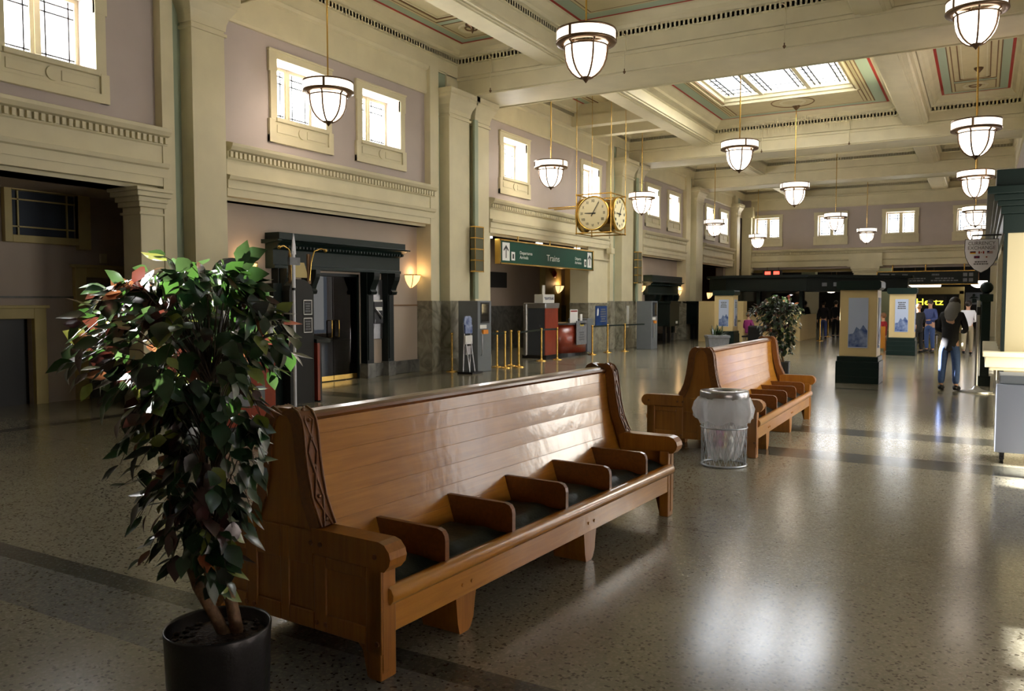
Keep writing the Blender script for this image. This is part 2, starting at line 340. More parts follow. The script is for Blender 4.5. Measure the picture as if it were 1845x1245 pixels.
# ================================================================== SETTING
# floor: one slab, inlaid bands as cells of the same surface
xs = [-18, -11.25, -11.0, 2.0]
ys = [-3.2, 1.4, 2.5, 2.95, 3.12, 9.2, 9.75, 11.06, 11.6, 16.9, 17.15, 19.7, 19.95, 27.0, 27.25, 29.9, 30.15, 46.0, 62.0]
darky = {(2.95, 3.12): 1, (2.5, 2.95): 2, (9.2, 9.75): 1, (11.06, 11.6): 1, (16.9, 17.15): 1, (19.7, 19.95): 1, (27.0, 27.25): 1, (29.9, 30.15): 1}
fb = MB()
for i in range(len(xs) - 1):
    for j in range(len(ys) - 1):
        mi = darky.get((ys[j], ys[j + 1]), 0)
        if xs[i] == -11.25 and ys[j] > 3: mi = 1
        if xs[i] == -18 and ys[j] < 46 and ys[j] >= 9.7 and mi == 1: mi = 0
        fb.quad((xs[i], ys[j], 0), (xs[i + 1], ys[j], 0), (xs[i + 1], ys[j + 1], 0), (xs[i], ys[j + 1], 0), mi)
fb.box(-18, 2, 5.865, 5.872, -0.001, 0.0006, 1)
fb.box(-18, 2, -3.2, 62, -0.2, -0.01, 1)
sm(fb, 'floor', [M['floor'], M['floor_dark'], M['floor_mid']], 'polished speckled terrazzo floor with darker inlaid bands', 'floor', recalc=False)

# wall slabs with holes, in a plane across an axis
def wall_cells(mb, axis, p0, p1, us, zs, holes, zone):
    us = sorted(set(us + [h[0] for h in holes] + [h[1] for h in holes])); zs = sorted(set(zs + [h[2] for h in holes] + [h[3] for h in holes]))
    for i in range(len(us) - 1):
        for j in range(len(zs) - 1):
            cu, cz = (us[i] + us[i + 1]) / 2, (zs[j] + zs[j + 1]) / 2
            if any(h[0] < cu < h[1] and h[2] < cz < h[3] for h in holes): continue
            mi = zone(cu, cz)
            if mi is None: continue
            if axis == 'x': mb.box(p0, p1, us[i], us[i + 1], zs[j], zs[j + 1], mi)
            else: mb.box(us[i], us[i + 1], p0, p1, zs[j], zs[j + 1], mi)
holes = [(a + 0.2, b - 0.2, 5.18, 6.27) for a, b in WIN_Y]
wl = MB()
wall_cells(wl, 'x', -12.35, XW, [YN, YF + 0.5], [3.5, 8.6], holes, lambda u, z: 0)
# lower storey: bays 2 and 4 closed, bays 1, 3 and 5 open
for a, b in ((10.0, 17.0), (26.0, 37.6)):
    hl = [(12.36, 13.98, 0, 2.3)] if a == 10.0 else [(32.3, 34.3, 0, 2.0)]
    wall_cells(wl, 'x', -12.35, XL, [a, b], [0, 0.3, 1.6, 3.5], hl, lambda u, z: 2 if z < 0.3 else 1)
wl.box(-12.35, XL, 43.2, YF + 0.5, 0, 3.5, 1); wl.box(-12.35, -11.7, YN, 1.2, 0, 3.5, 1)
sm(wl, 'wall_left', [M['mauve'], M['taupe'], M['marble_dark']], 'long left wall, mauve plaster above and taupe below', 'wall')
# chair rail line and marble plinth of bay 2 and 4
tb = MB()
for a, b in ((10.1, 11.4), (15.02, 16.2), (30.1, 31.6), (35.5, 35.7)):
    tb.box(XL, XL + 0.02, a, b, 1.6, 1.63, 0)
sm(tb, 'trim_1', M['brown_line'], 'thin dado line along the taupe lower wall', 'trim')
bb = MB()
for a, b in ((10.1, 12.3), (14.0, 16.3), (30.1, 32.2), (34.4, 35.6)):
    bb.box(XL, XL + 0.06, a, b, 0, 0.3)
sm(bb, 'baseboard_left', M['marble_dark'], 'dark grey marble baseboard along the left wall', 'baseboard', bevel=0.01)

# entablature over every bay of the left wall, with dentils
def dent_x(mb, x0, x1, a, b, z0, z1, mi, w=0.055, g=0.045):
    n = int((b - a) / (w + g))
    for k in range(n):
        y = a + (k + 0.25) * (b - a) / n; mb.box(x0, x1, y, y + w, z0, z1, mi)
def dent_y(mb, y0, y1, a, b, z0, z1, mi, w=0.055, g=0.045):
    n = int((b - a) / (w + g))
    for k in range(n):
        x = a + (k + 0.25) * (b - a) / n; mb.box(x, x + w, y0, y1, z0, z1, mi)
ENT = [(YN, 8.8), (10.02, 16.25), (18.85, 26.95), (30.3, 35.6), (38.2, 43.6)]
EP = [(0, 3.56), (0.16, 3.56), (0.16, 3.7), (0.18, 3.7), (0.18, 3.84), (0.22, 3.86), (0.24, 3.92), (0.15, 3.94), (0.15, 4.2), (0.18, 4.22), (0.18, 4.34), (0.26, 4.36), (0.30, 4.42), (0.31, 4.47), (0.2, 4.5), (0.03, 4.52), (0, 4.52)]
n = 2
for a, b in ENT:
    e = MB(); e.prism([(XW + p[0], p[1]) for p in EP], 'y', a, b)
    e.box(XL - 0.35, XW + 0.02, a, b, 3.5, 3.56)
    dent_x(e, XW + 0.17, XW + 0.23, a, b, 4.235, 4.335, 0)
    sm(e, 'trim_%d' % n, M['cream'], 'cream entablature with a dentil band over the wall bay', 'trim'); n += 1
# crown along the top of the left wall
CR = [(0, 6.66), (0.05, 6.66), (0.08, 6.7), (0.08, 7.2), (0.13, 7.24), (0.15, 7.3), (0, 7.3)]
for a, b in ((YN, 8.8), (10.05, 16.3), (18.85, 27.0), (30.3, 35.6), (38.2, 44.0)):
    e = MB(); e.prism([(XW + p[0], p[1]) for p in CR], 'y', a, b)
    sm(e, 'trim_%d' % n, M['cream'], 'cream crown band at the top of the wall bay', 'trim'); n += 1

# piers and pilasters
def pilaster(mb, y0, y1, x=-11.35, mi=0, ms=1, zt=6.3):
    mb.box(XW - 0.05, x, y0, y1, 1.72, zt, mi); mb.box(XW - 0.05, x + 0.02, y0 - 0.01, y1 + 0.01, 0.3, 1.72, ms); mb.box(XW - 0.05, x + 0.06, y0 - 0.03, y1 + 0.03, 0, 0.3, ms)
    mb.box(XW - 0.05, x + 0.04, y0 - 0.03, y1 + 0.03, 6.2, 6.25, mi)
    pr = [(0, 0), (0.02, 0.0), (0.03, 0.1), (0.06, 0.2), (0.13, 0.32), (0.16, 0.36), (0.16, 0.42), (0.2, 0.44), (0.2, 0.56)]
    for (d0, h0), (d1, h1) in zip(pr, pr[1:]):
        q0 = [(XW, y0 - d0), (x + d0, y0 - d0), (x + d0, y1 + d0), (XW, y1 + d0)]; q1 = [(XW, y0 - d1), (x + d1, y0 - d1), (x + d1, y1 + d1), (XW, y1 + d1)]
        vs = [(p[0], p[1], zt + h0) for p in q0] + [(p[0], p[1], zt + h1) for p in q1]
        mb.add(vs, [(0, 1, 5, 4), (1, 2, 6, 5), (2, 3, 7, 6)], mi)
def pier(cream_thin, green, pil, chan=None, pil2=None, name='', lab=''):
    p = MB(); end = (pil2 or pil)[1]
    p.box(XL - 0.4, -11.529, cream_thin[0], cream_thin[1], 1.72, 7.3, 0)
    p.box(XL - 0.4, -11.50, cream_thin[0], cream_thin[1], 0, 1.72, 1)
    p.box(XL - 0.4, -11.64, green[0], green[1], 1.72, 7.3, 2); p.box(XL - 0.4, -11.6, green[0], green[1], 0, 1.72, 1)
    p.box(XL - 0.4, -11.6, green[1], end + 0.06, 1.72, 7.3, 0); p.box(XL - 0.4, -11.58, green[1], end + 0.06, 0, 1.72, 1)
    p.box(XL - 0.4, -11.595, end + 0.0, end + 0.07, 1.72, 6.3, 2)
    pilaster(p, *pil)
    if pil2:
        pilaster(p, *pil2); p.box(XW, -11.5, chan[0], chan[1], 1.72, 6.5, 2); p.box(XW, -11.5, chan[0], chan[1], 0, 1.72, 1)
    sm(p, name, [M['cream'], M['marble'], M['sage']], lab, 'pilaster')
pier((8.72, 8.95), (8.95, 9.28), (9.05 + 0.12, 9.84), name='trim_%d' % n, lab='cream pilaster with green recess, nearest on the left wall'); n += 1
pier((16.1, 16.45), (16.45, 16.9), (16.64, 17.54), (17.54, 17.8), (17.8, 18.48), name='trim_%d' % n, lab='paired cream pilasters left of the Trains opening'); n += 1
pier((27.0, 27.3), (27.3, 27.75), (27.67, 28.75), (28.75, 29.05), (29.05, 29.72), name='trim_%d' % n, lab='paired cream pilasters right of the Trains opening'); n += 1
pier((35.6, 36.2), (36.2, 36.6), (36.5, 37.5), name='trim_%d' % n, lab='cream pilaster between the fourth and fifth wall bays'); n += 1
cp = MB(); cp.box(XL - 0.4, -11.45, 43.55, 44.1, 0, 7.3, 0); cp.box(XL - 0.4, -11.58, 44.1, 45.0, 0, 7.3, 2); pilaster(cp, 43.6, 44.15, -11.35)
cp.box(-11.6, -11.1, 45.55, 46, 0, 6.4, 0); cp.box(-11.65, -11.0, 45.5, 46, 6.3, 6.85, 0)
sm(cp, 'trim_%d' % n, [M['cream'], M['marble'], M['sage']], 'cream corner pilasters where the left and far walls meet', 'pilaster'); n += 1
# column at the right end of the first bay's opening
c1 = MB()
c1.box(-12.0, -11.55, 8.3, 8.72, 0, 3.2, 0); c1.box(-12.03, -11.5, 8.27, 8.74, 0, 0.35, 1)
for d, z0, z1 in ((0.03, 3.08, 3.12), (0.05, 3.2, 3.28), (0.08, 3.28, 3.36), (0.13, 3.36, 3.44), (0.16, 3.44, 3.5)):
    c1.box(-12.0 - d, -11.55 + d, 8.3 - d, 8.72 + d * 0.5, z0, z1, 0)
sm(c1, 'trim_%d' % n, [M['cream'], M['marble']], 'cream square column carrying the first bay entablature', 'pilaster', bevel=0.01); n += 1
# right side wall panel of the Trains opening
c2 = MB(); c2.box(-12.3, -11.62, 25.35, 27.0, 1.6, 3.56, 0); c2.box(-12.3, -11.6, 25.33, 27.0, 0, 1.6, 1); c2.box(-12.3, -11.56, 25.3, 27.0, 3.15, 3.2, 0); c2.box(-12.3, -11.58, 25.3, 27.0, 1.6, 1.66, 1)
c2.box(-12.3, -11.56, 25.3, 27.0, 0, 0.32, 1)
c2.box(-12.3, -11.6, 18.5, 18.95, 0, 3.56, 0)
sm(c2, 'trim_%d' % n, [M['cream'], M['marble']], 'cream jambs of the Trains opening above veined marble', 'trim'); n += 1

# windows: casing with ears, apron with roundel, sashes, leaded panes
def window(idx, axis, a, b, plane, lab):
    root = struct('window_%d' % idx, lab, 'window')
    # local frame: u along wall, out = into the hall
    if axis == 'x': T = lambda u, o_, z: (plane + o_, u, z)
    else: T = lambda u, o_, z: (u, plane - o_, z)
    def bx(mb, u0, u1, o0, o1, z0, z1, mi=0):
        p, q = T(u0, o0, z0), T(u1, o1, z1)
        mb.box(min(p[0], q[0]), max(p[0], q[0]), min(p[1], q[1]), max(p[1], q[1]), z0, z1, mi)
    c = MB(); w = 0.17
    bx(c, a + 0.03, a + w + 0.03, 0, 0.06, 5.1, 6.3); bx(c, b - w - 0.03, b - 0.03, 0, 0.06, 5.1, 6.3)
    bx(c, a, a + w + 0.03, 0, 0.062, 6.02, 6.44); bx(c, b - w - 0.03, b, 0, 0.062, 6.02, 6.44)
    bx(c, a + w, b - w, 0, 0.061, 6.27, 6.44)
    bx(c, a - 0.01, b + 0.01, 0, 0.085, 6.40, 6.44)
    bx(c, a - 0.01, a + 0.13, 0, 0.07, 4.7, 5.14); bx(c, b - 0.13, b + 0.01, 0, 0.07, 4.7, 5.14); bx(c, a - 0.01, b + 0.01, 0, 0.071, 4.7, 4.84)
    bx(c, a + 0.1, b - 0.1, 0, 0.03, 4.84, 5.12)
    c_ = (a + b) / 2
    bx(c, a + 0.2, c_ - 0.13, 0.03, 0.045, 4.9, 5.05); bx(c, c_ + 0.13, b - 0.2, 0.03, 0.045, 4.9, 5.05)
    c.tube([T(c_, 0.03, 4.975), T(c_, 0.055, 4.975)], 0.1, 20)
    c.build('window_frame', M['cream'], root, bevel=0.008)
    s = MB(); bx(s, a + 0.16, b - 0.16, -0.3, 0.09, 5.1, 5.18); s.build('window_sill', M['cream'], root, bevel=0.01)
    g = MB(); u0, u1, z0, z1 = a + 0.2, b - 0.2, 5.18, 6.27
    for (x0, x1) in ((u0, c_ - 0.02), (c_ + 0.02, u1)):
        bx(g, x0, x0 + 0.06, -0.42, -0.36, z0, z1); bx(g, x1 - 0.06, x1, -0.42, -0.36, z0, z1)
        bx(g, x0 + 0.06, x1 - 0.06, -0.42, -0.36, z0, z0 + 0.07); bx(g, x0 + 0.06, x1 - 0.06, -0.42, -0.36, z1 - 0.06, z1)
    bx(g, c_ - 0.02, c_ + 0.02, -0.44, -0.34, z0, z1)
    g.build('sash', M['cream'], root)
    for (x0, x1) in ((u0 + 0.06, c_ - 0.08), (c_ + 0.08, u1 - 0.06)):
        p = MB(); bx(p, x0, x1, -0.395, -0.388, z0 + 0.07, z1 - 0.06); po = p.build('pane', M['pane'], root)
        l = MB(); t = 0.012
        for u in (x0 + 0.08, x1 - 0.08): bx(l, u - t, u + t, -0.4, -0.383, z0 + 0.07, z1 - 0.06)
        for z in (z1 - 0.16, z1 - 0.3, z0 + 0.17): bx(l, x0, x1, -0.4, -0.383, z - t, z + t)
        l.build('leading', M['lead'], root)
WORDS = ['first', 'second', 'third', 'fourth', 'fifth', 'sixth', 'seventh', 'eighth', 'ninth', 'tenth']
for i, (a, b) in enumerate(WIN_Y): window(i + 1, 'x', a, b, XW, 'leaded clerestory window, %s from the near end of the left wall' % WORDS[i])
FWX = [(-11.2, -9.5), (-7.9, -6.2), (-4.58, -2.86), (-1.38, 0.3)]
for i, (a, b) in enumerate(FWX): window(11 + i, 'y', a, b, YF, 'leaded clerestory window, %s from the left on the far wall' % WORDS[i])

# far wall
fw = MB(); hf = [(a + 0.2, b - 0.2, 5.18, 6.27) for a, b in FWX]
wall_cells(fw, 'y', YF, YF + 0.65, [-12.4, 1.3], [3.45, 8.6], hf, lambda u, z: 0)
for a, b in ((-12.4, -11.4), (-5.85, -4.75), (0.3, 1.3)): fw.box(a, b, YF + 0.05, YF + 0.65, 0, 3.5, 1)
sm(fw, 'wall_far', [M['mauve'], M['cream']], 'far mauve wall with clerestory windows over two wide openings', 'wall')
fe = MB(); fe.prism([(YF - p[0], p[1]) for p in EP], 'x', -11.1, 1.0); dent_y(fe, YF - 0.23, YF - 0.17, -11.0, 0.9, 4.235, 4.335, 0)
fe.box(-6.1, -4.5, YF - 0.3, YF, 3.5, 4.2); fe.box(-6.15, -4.45, YF - 0.34, YF, 3.5, 3.6)
for a, b in ((-5.85, -4.75), (-11.5, -11.15)):
    fe.box(a, b, YF - 0.2, YF, 0, 3.5)
    for d, z0, z1 in ((0.04, 2.95, 3.0), (0.05, 3.2, 3.3), (0.1, 3.3, 3.4), (0.14, 3.4, 3.5)): fe.box(a - d, b + d, YF - 0.2 - d, YF, z0, z1)
sm(fe, 'trim_%d' % n, M['cream'], 'cream dentilled entablature and column across the far wall', 'trim'); n += 1
fc = MB(); fc.prism([(YF - p[0], p[1]) for p in CR], 'x', -11.2, 1.0)
sm(fc, 'trim_%d' % n, M['cream'], 'cream crown band at the top of the far wall', 'trim'); n += 1

# right wall (only glimpsed at the far end) and near wall, with an added sun-blocking shell at the left
rw = MB(); hr = [(y - 0.65, y + 0.65, 5.0, 6.25) for y in (2.6, 5.2, 11.6, 14.2)] + [(8.2, 9.6, 0.3, 3.4), (10.25, 12.45, 0.3, 3.4), (22.5, 27.5, 0.3, 3.4)]
wall_cells(rw, 'x', XR, XR + 0.4, [YN, YF + 0.5], [0, 4.0, 8.6], hr, lambda u, z: 0)
sm(rw, 'wall_right', [M['mauve']], 'right wall of the hall behind the exchange booth', 'wall')
nw = MB(); nw.box(-17, -16.6, YN, 62, 0, 4.6); nw.box(-17, -12.3, YN - .3, 62, 4.4, 4.6); nw.box(-17, -13, 61.8, 62, 0, 4.6); nw.box(-17, 1.4, YN - 0.3, YN, 0, 8.6); sm(nw, 'wall_near_and_shell', M['taupe'], 'near end wall behind the viewer, with an added outer shell against the sun', 'wall')

# ceiling: cross beams, long beams, coffers
CEM = [M['panel'], M['red_line'], M['ceilgreen'], M['brown_line'], M['cream']]
def ring_quad(mb, r0, z0, r1, z1, mi):
    a = [(r0[0], r0[2]), (r0[1], r0[2]), (r0[1], r0[3]), (r0[0], r0[3])]; b = [(r1[0], r1[2]), (r1[1], r1[2]), (r1[1], r1[3]), (r1[0], r1[3])]
    vs = [(p[0], p[1], z0) for p in a] + [(p[0], p[1], z1) for p in b]
    mb.add(vs, [(k, (k + 1) % 4, 4 + (k + 1) % 4, 4 + k) for k in range(4)], mi)
def inset(r, d): return (r[0] + d, r[1] - d, r[2] + d, r[3] - d)
def coffer(x0, x1, y0, y1, skylight=False, zb=None):
    m = MB(); R0 = (x0, x1, y0, y1)
    prof = [(0.0, 7.3, 4), (0.04, 7.32, 4), (0.04, 7.6, 4), (0.1, 7.62, 4), (0.1, 7.74, 4), (0.17, 7.76, 4), (0.2, 7.82, 4), (0.28, 7.88, 4), (0.36, 7.98, 4), (0.40, 8.0, 4), (0.47, 8.0, 1)]
    gw = 0.3 if x1 - x0 > 4 else 0.2
    prof += [(0.47 + gw, 8.0, 2), (0.50 + gw, 7.985, 3), (0.56 + gw, 7.985, 0), (0.59 + gw, 7.985, 3)]
    pr, pz = inset(R0, 0), ZS - 0.0
    pr, pz = inset(R0, prof[0][0]), prof[0][1]
    for d, z, mi in prof[1:]:
        r = inset(R0, d); ring_quad(m, pr, pz, r, z, mi); pr, pz = r, z
    dent_x(m, x0 + 0.04, x0 + 0.1, y0 + 0.1, y1 - 0.1, 7.63, 7.735, 0); dent_x(m, x1 - 0.1, x1 - 0.04, y0 + 0.1, y1 - 0.1, 7.63, 7.735, 0)
    dent_y(m, y0 + 0.04, y0 + 0.1, x0 + 0.1, x1 - 0.1, 7.63, 7.735, 0); dent_y(m, y1 - 0.1, y1 - 0.04, x0 + 0.1, x1 - 0.1, 7.63, 7.735, 0)
    cx, cy = (x0 + x1) / 2, (y0 + y1) / 2
    if skylight:
        S = (-7.45, -3.3, 21.6, 26.3); a, b, c, d = pr; z = pz
        m.quad((a, c, z), (b, c, z), (b, S[2], z), (a, S[2], z), 0); m.quad((a, S[3], z), (b, S[3], z), (b, d, z), (a, d, z), 0)
        m.quad((a, S[2], z), (S[0], S[2], z), (S[0], S[3], z), (a, S[3], z), 0); m.quad((S[1], S[2], z), (b, S[2], z), (b, S[3], z), (S[1], S[3], z), 0)
        q = S
        for i, (dd, zz) in enumerate(((0.06, 7.93), (0.08, 8.0), (0.16, 8.02), (0.18, 8.1), (0.25, 8.12), (0.27, 8.3))):
            r = inset(S, dd); ring_quad(m, q, z, r, zz, 4); q, z = r, zz
        for u in (x0 + 1.0, x1 - 1.0):
            pass
        for (u0, u1, v0, v1) in ((a + 0.08, a + 0.2, S[3] + 0.1, d - 0.1), (b - 0.2, b - 0.08, S[3] + 0.1, d - 0.1), (a + 0.08, a + 0.24, S[2], S[3]), (b - 0.24, b - 0.08, S[2], S[3])):
            m.box(u0, u1, v0, v1, 7.97, 7.99, 3); m.box(u0 + 0.025, u1 - 0.025, v0 + 0.03, v1 - 0.03, 7.965, 7.98, 0)
        rose = (cx, S[3] + 0.75)
        m.lathe([(0.62, 0.0), (0.64, -0.02), (0.66, 0.0)], (rose[0], rose[1], 7.985), 40, 3); m.lathe([(0.3, 0.0), (0.36, -0.03), (0.4, 0.0)], (rose[0], rose[1], 7.985), 32, 4)
    else:
        a, b, c, d = pr; z = pz; m.quad((a, c, z), (b, c, z), (b, d, z), (a, d, z), 0)
        # cross bands divide the panel into three fields
        L = d - c; e = min(1.15, L * 0.2)
        for v in (c + e, d - e):
            m.box(a - 0.02, b + 0.02, v - 0.08, v + 0.08, 7.975, 7.99, 2)
            m.box(a, b, v - 0.12, v - 0.09, 7.972, 7.988, 3); m.box(a, b, v + 0.09, v + 0.12, 7.972, 7.988, 3)
        for (v0, v1) in ((c + e + 0.25, d - e - 0.25),):
            for dd in (0.12, 0.2):
                r = (a + dd, b - dd, v0 + dd - 0.1, v1 - dd + 0.1)
                m.box(r[0], r[1], r[2], r[2] + 0.03, 7.965, 7.985, 3 if dd < 0.15 else 4); m.box(r[0], r[1], r[3] - 0.03, r[3], 7.965, 7.985, 3 if dd < 0.15 else 4)
                m.box(r[0], r[0] + 0.03, r[2], r[3], 7.965, 7.985, 3 if dd < 0.15 else 4); m.box(r[1] - 0.03, r[1], r[2], r[3], 7.965, 7.985, 3 if dd < 0.15 else 4)
        for v in (c + e * 0.45, d - e * 0.45):
            rr = min(0.42, (b - a) * 0.3, e * 0.4)
            m.lathe([(rr - 0.05, 0.0), (rr, -0.04), (rr + 0.03, 0.0)], (cx, v, 7.985), 32, 4); m.lathe([(rr * 0.45, 0), (rr * 0.5, -0.03), (rr * 0.58, 0.0)], (cx, v, 7.985), 24, 3)
    return sm(m, 'ceiling', CEM, 'plaster ceiling coffer with dentils, red line and green band', 'ceiling', recalc=False)
for bi, (y0, y1) in enumerate(BAYS + [(-3.0, -0.6)]):
    for ci, (x0, x1) in enumerate(COLS):
        coffer(x0, x1, y0, y1, skylight=(bi == 2 and ci == 1))
rf = MB()
for (x0, x1, y0, y1) in ((-12.4, 1.4, YN - 0.3, 21.5), (-12.4, 1.4, 26.4, 46.7), (-12.4, -7.5, 21.5, 26.4), (-3.25, 1.4, 21.5, 26.4)): rf.box(x0, x1, y0, y1, 8.45, 8.6)
rf.box(-7.5, -7.4, 21.5, 26.4, 8.1, 8.6); rf.box(-3.35, -3.25, 21.5, 26.4, 8.1, 8.6)
sm(rf, 'ceiling', M['cream'], 'roof slab above the coffers', 'ceiling')
for k, (a, b) in enumerate(BEAMS + [(-0.6, 0.9)]):
    m = MB(); m.box(-11.7, XR, a, b, ZS, 8.1)
    m.box(-11.7, XR, a + 0.06, a + 0.1, ZS - 0.03, ZS + 0.01); m.box(-11.7, XR, b - 0.1, b - 0.06, ZS - 0.03, ZS + 0.01)
    m.box(-11.68, XR, a - 0.05, b + 0.05, ZS + 0.0, 7.3) if False else None
    m.box(-11.68, XR, a - 0.045, b + 0.045, 7.22, 7.3)
    sm(m, 'trim_%d' % n, M['cream'], 'wide cream ceiling beam crossing the hall, %s from the near end' % ['second', 'third', 'fourth', 'fifth', 'first'][k], 'beam', bevel=0.01); n += 1
k = 0
for (y0, y1) in BAYS:
    for (x0, x1) in ((-9.1, -8.42), (-2.3, -1.64)):
        m = MB(); m.box(x0, x1, y0, y1, ZL, 8.1); m.box(x0 + 0.1, x1 - 0.1, y0, y1, ZL - 0.02, ZL + 0.01); m.box(x0 + 0.16, x1 - 0.16, y0, y1, ZL - 0.035, ZL)
        sm(m, 'trim_%d' % n, M['cream'], 'cream longitudinal ceiling beam between coffers', 'beam'); n += 1
for y, z0, z1 in ((23.9, 7.29, 7.62), (25.5, 7.29, 7.6)):
    m = MB(); m.box(-11.6, -9.1, y, y + 0.35, z0, z1); m.box(-11.62, -9.1, y + 0.1, y + 0.25, z1, 8.0)
    sm(m, 'trim_%d' % n, M['cream'], 'plain cream cross beam the clock hangs from', 'beam'); n += 1
for (x0, x1) in ((-11.62, -11.62),): pass
wt = MB(); wt.box(-12.3, -11.6, YN, YF, 7.28, 8.4); wt.box(0.95, 1.3, YN, YF, 6.8, 8.4); wt.box(-12.3, 1.3, YF - 0.02, YF + 0.5, 7.28, 8.4)
sm(wt, 'trim_%d' % n, M['cream'], 'cream frieze above the crown band', 'trim'); n += 1

# roof light: bars and three leaded panes
sk = struct('window_15', 'large leaded roof light in the middle coffer', 'window')
m = MB()
for x in (-6.1, -4.68): m.box(x - 0.06, x + 0.06, 21.7, 26.2, 8.1, 8.24)
m.build('glazing_bar', M['cream'], sk)
for x0, x1 in ((-7.2, -6.16), (-6.04, -4.74), (-4.62, -3.56)):
    p = MB(); p.box(x0, x1, 21.85, 26.05, 8.2, 8.21); p.build('pane', M['roofpane'], sk)
    l = MB()
    for u in (x0 + 0.1, x0 + 0.25, x1 - 0.25, x1 - 0.1): l.box(u - .02, u + .02, 21.85, 26.05, 8.19, 8.215)
    for k in range(10):
        y = 22.1 + k * 0.42; l.box(x0, x1, y - .02, y + .02, 8.19, 8.215) if k in (0, 1, 8, 9) else l.box(x0, x0 + .25, y - .02, y + .02, 8.19, 8.215).box(x1 - .25, x1, y - .02, y + .02, 8.19, 8.215)
    l.build('leading', M['lead'], sk)

# ---- bay 1: dim passage behind the first opening
r1 = MB(); r1.box(-14.2, -13.5, -3, 12, 0, 4.2, 0) if False else None
wall_cells(r1, 'x', -14.0, -13.6, [-3, 10.1], [0, 1.5, 3.52], [(8.62, 9.9, 0, 2.12), (5.9, 7.7, 0.0, 1.42), (7.4, 8.5, 2.78, 3.5)], lambda u, z: 0)
r1.box(-14.0, -12.3, 10.1, 10.3, 0, 3.6, 0); r1.box(-14.2, -12.3, -3.2, -3, 0, 3.6, 0)
sm(r1, 'wall_inner', M['taupe'], 'taupe back wall of the dim passage behind the first bay', 'wall')
r2 = MB(); r2.box(-14.2, -12.3, -3.2, 10.3, 3.52, 3.7); sm(r2, 'ceiling', M['taupe'], 'low ceiling of the passage behind the first bay', 'ceiling')
r3 = MB(); r3.box(-13.6, -13.56, -3, 5.7, 0, 0.45); r3.box(-13.6, -13.56, 8.7, 10.1, 0, 0.45); r3.box(-13.6, -13.57, -3, 10.1, 1.76, 1.79)
sm(r3, 'baseboard_inner', M['marble_dark'], 'grey baseboard of the dim passage', 'baseboard')
w = struct('window_16', 'borrowed-light window with yellow frame high in the dim passage', 'window')
m = MB(); a, b, z0, z1 = 7.4, 8.5, 2.78, 3.5
m.box(-13.6, -13.5, a - 0.12, a, z0 - 0.12, z1 + 0.1); m.box(-13.6, -13.5, b, b + 0.2, z0 - 0.12, z1 + 0.1); m.box(-13.6, -13.5, a, b, z0 - 0.12, z0); m.box(-13.6, -13.5, a, b, z1, z1 + 0.1)
m.box(-13.6, -13.49, 8.5, 8.72, 2.6, 3.52); m.build('window_frame', M['cream_dark'], w, bevel=0.008)
m = MB()
for u in (a + 0.14, b - 0.14): m.box(-13.62, -13.59, u - .012, u + .012, z0, z1)
for z in (z0 + 0.14, z1 - 0.14): m.box(-13.62, -13.59, a, b, z - .012, z + .012)
m.build('glazing_bar', M['cream_dark'], w); m = MB(); m.box(-13.66, -13.63, a, b + 0.2, z0 - 0.1, z1); m.build('pane', M['greyblue'], w)
def doorcase(name, lab, y0, y1, zt, panelm, glassy=False):
    d = struct(name, lab, 'door'); m = MB()
    m.box(-13.6, -13.5, y0 - 0.2, y0, 0, zt + 0.2); m.box(-13.6, -13.5, y1, y1 + 0.2, 0, zt + 0.2); m.box(-13.6, -13.5, y0, y1, zt, zt + 0.2)
    m.box(-13.6, -13.46, y0 - 0.24, y1 + 0.24, zt + 0.17, zt + 0.22); m.build('door_frame', M['cream_dark'], d, bevel=0.01)
    m = MB(); m.box(-13.8, -13.72, y0, y1, 0, zt); m.build('door_leaf', panelm, d)
    return d
dd = doorcase('door_1', 'door in a yellow frame at the back of the dim passage', 8.62, 9.9, 2.12, M['taupe'])
m = MB(); m.box(-13.72, -13.7, 8.7, 8.73, 0.1, 2.0); m.box(-13.72, -13.7, 8.7, 9.85, 2.0, 2.03); m.build('metal_edge', M['steel'], dd)
dd = doorcase('door_2', 'black opening in a yellow frame at the left of the dim passage', 5.9, 7.7, 1.42, M['black'])  # black sheet fills the frame, the opening's darkness put into its colour
m = MB(); m.box(-13.6, -13.55, 8.93, 9.05, 2.38, 2.55)
tag(m.build('wall_switch_box', M['cream'], bevel=0.01), 'small pale box on the dim passage wall above the door', 'box')

# ---- vestibule behind the Trains opening
v = MB(); v.box(-15.4, -15.0, 16, 33, 0, 4.2, 0); v.box(-15.4, -12.35, 17.6, 18.2, 0, 4.2, 0); v.box(-15.4, -12.35, 31.6, 32.0, 0, 4.2, 0)
v.box(-15.0, -14.94, 18, 33, 0, 1.55, 1)
sm(v, 'wall_inner', [M['taupe'], M['marble_dark']], 'taupe vestibule wall seen through the Trains opening', 'wall')
v = MB(); v.box(-15.4, -12.3, 16, 33, 3.9, 4.1); sm(v, 'ceiling', M['taupe'], 'ceiling of the vestibule behind the Trains opening', 'ceiling')
for y0, y1 in ((22.6, 23.3), (28.2, 29.6), (30.4, 30.9)):
    v = MB(); v.box(-15.0, -14.75, y0, y1, 0, 3.9); v.box(-15.0, -14.7, y0 - 0.05, y1 + 0.05, 3.2, 3.3); v.box(-15.0, -14.68, y0 - 0.04, y1 + 0.04, 0, 0.3)
    sm(v, 'trim_%d' % n, M['cream_dark'], 'cream pilaster on the vestibule back wall', 'pilaster', bevel=0.01); n += 1
v = MB(); v.box(-15.0, -14.96, 24.2, 25.6, 2.2, 2.75); tag(v.build('dark_wall_panel', M['blind'], bevel=0.01), 'dark framed board high on the vestibule wall', 'board')
area_light((-13.7, 22, 3.85), (0, 0, -1), 1.2, 3.0, 22, (1, 0.85, 0.6))  # warm area lamp added below the vestibule ceiling, no fixture drawn

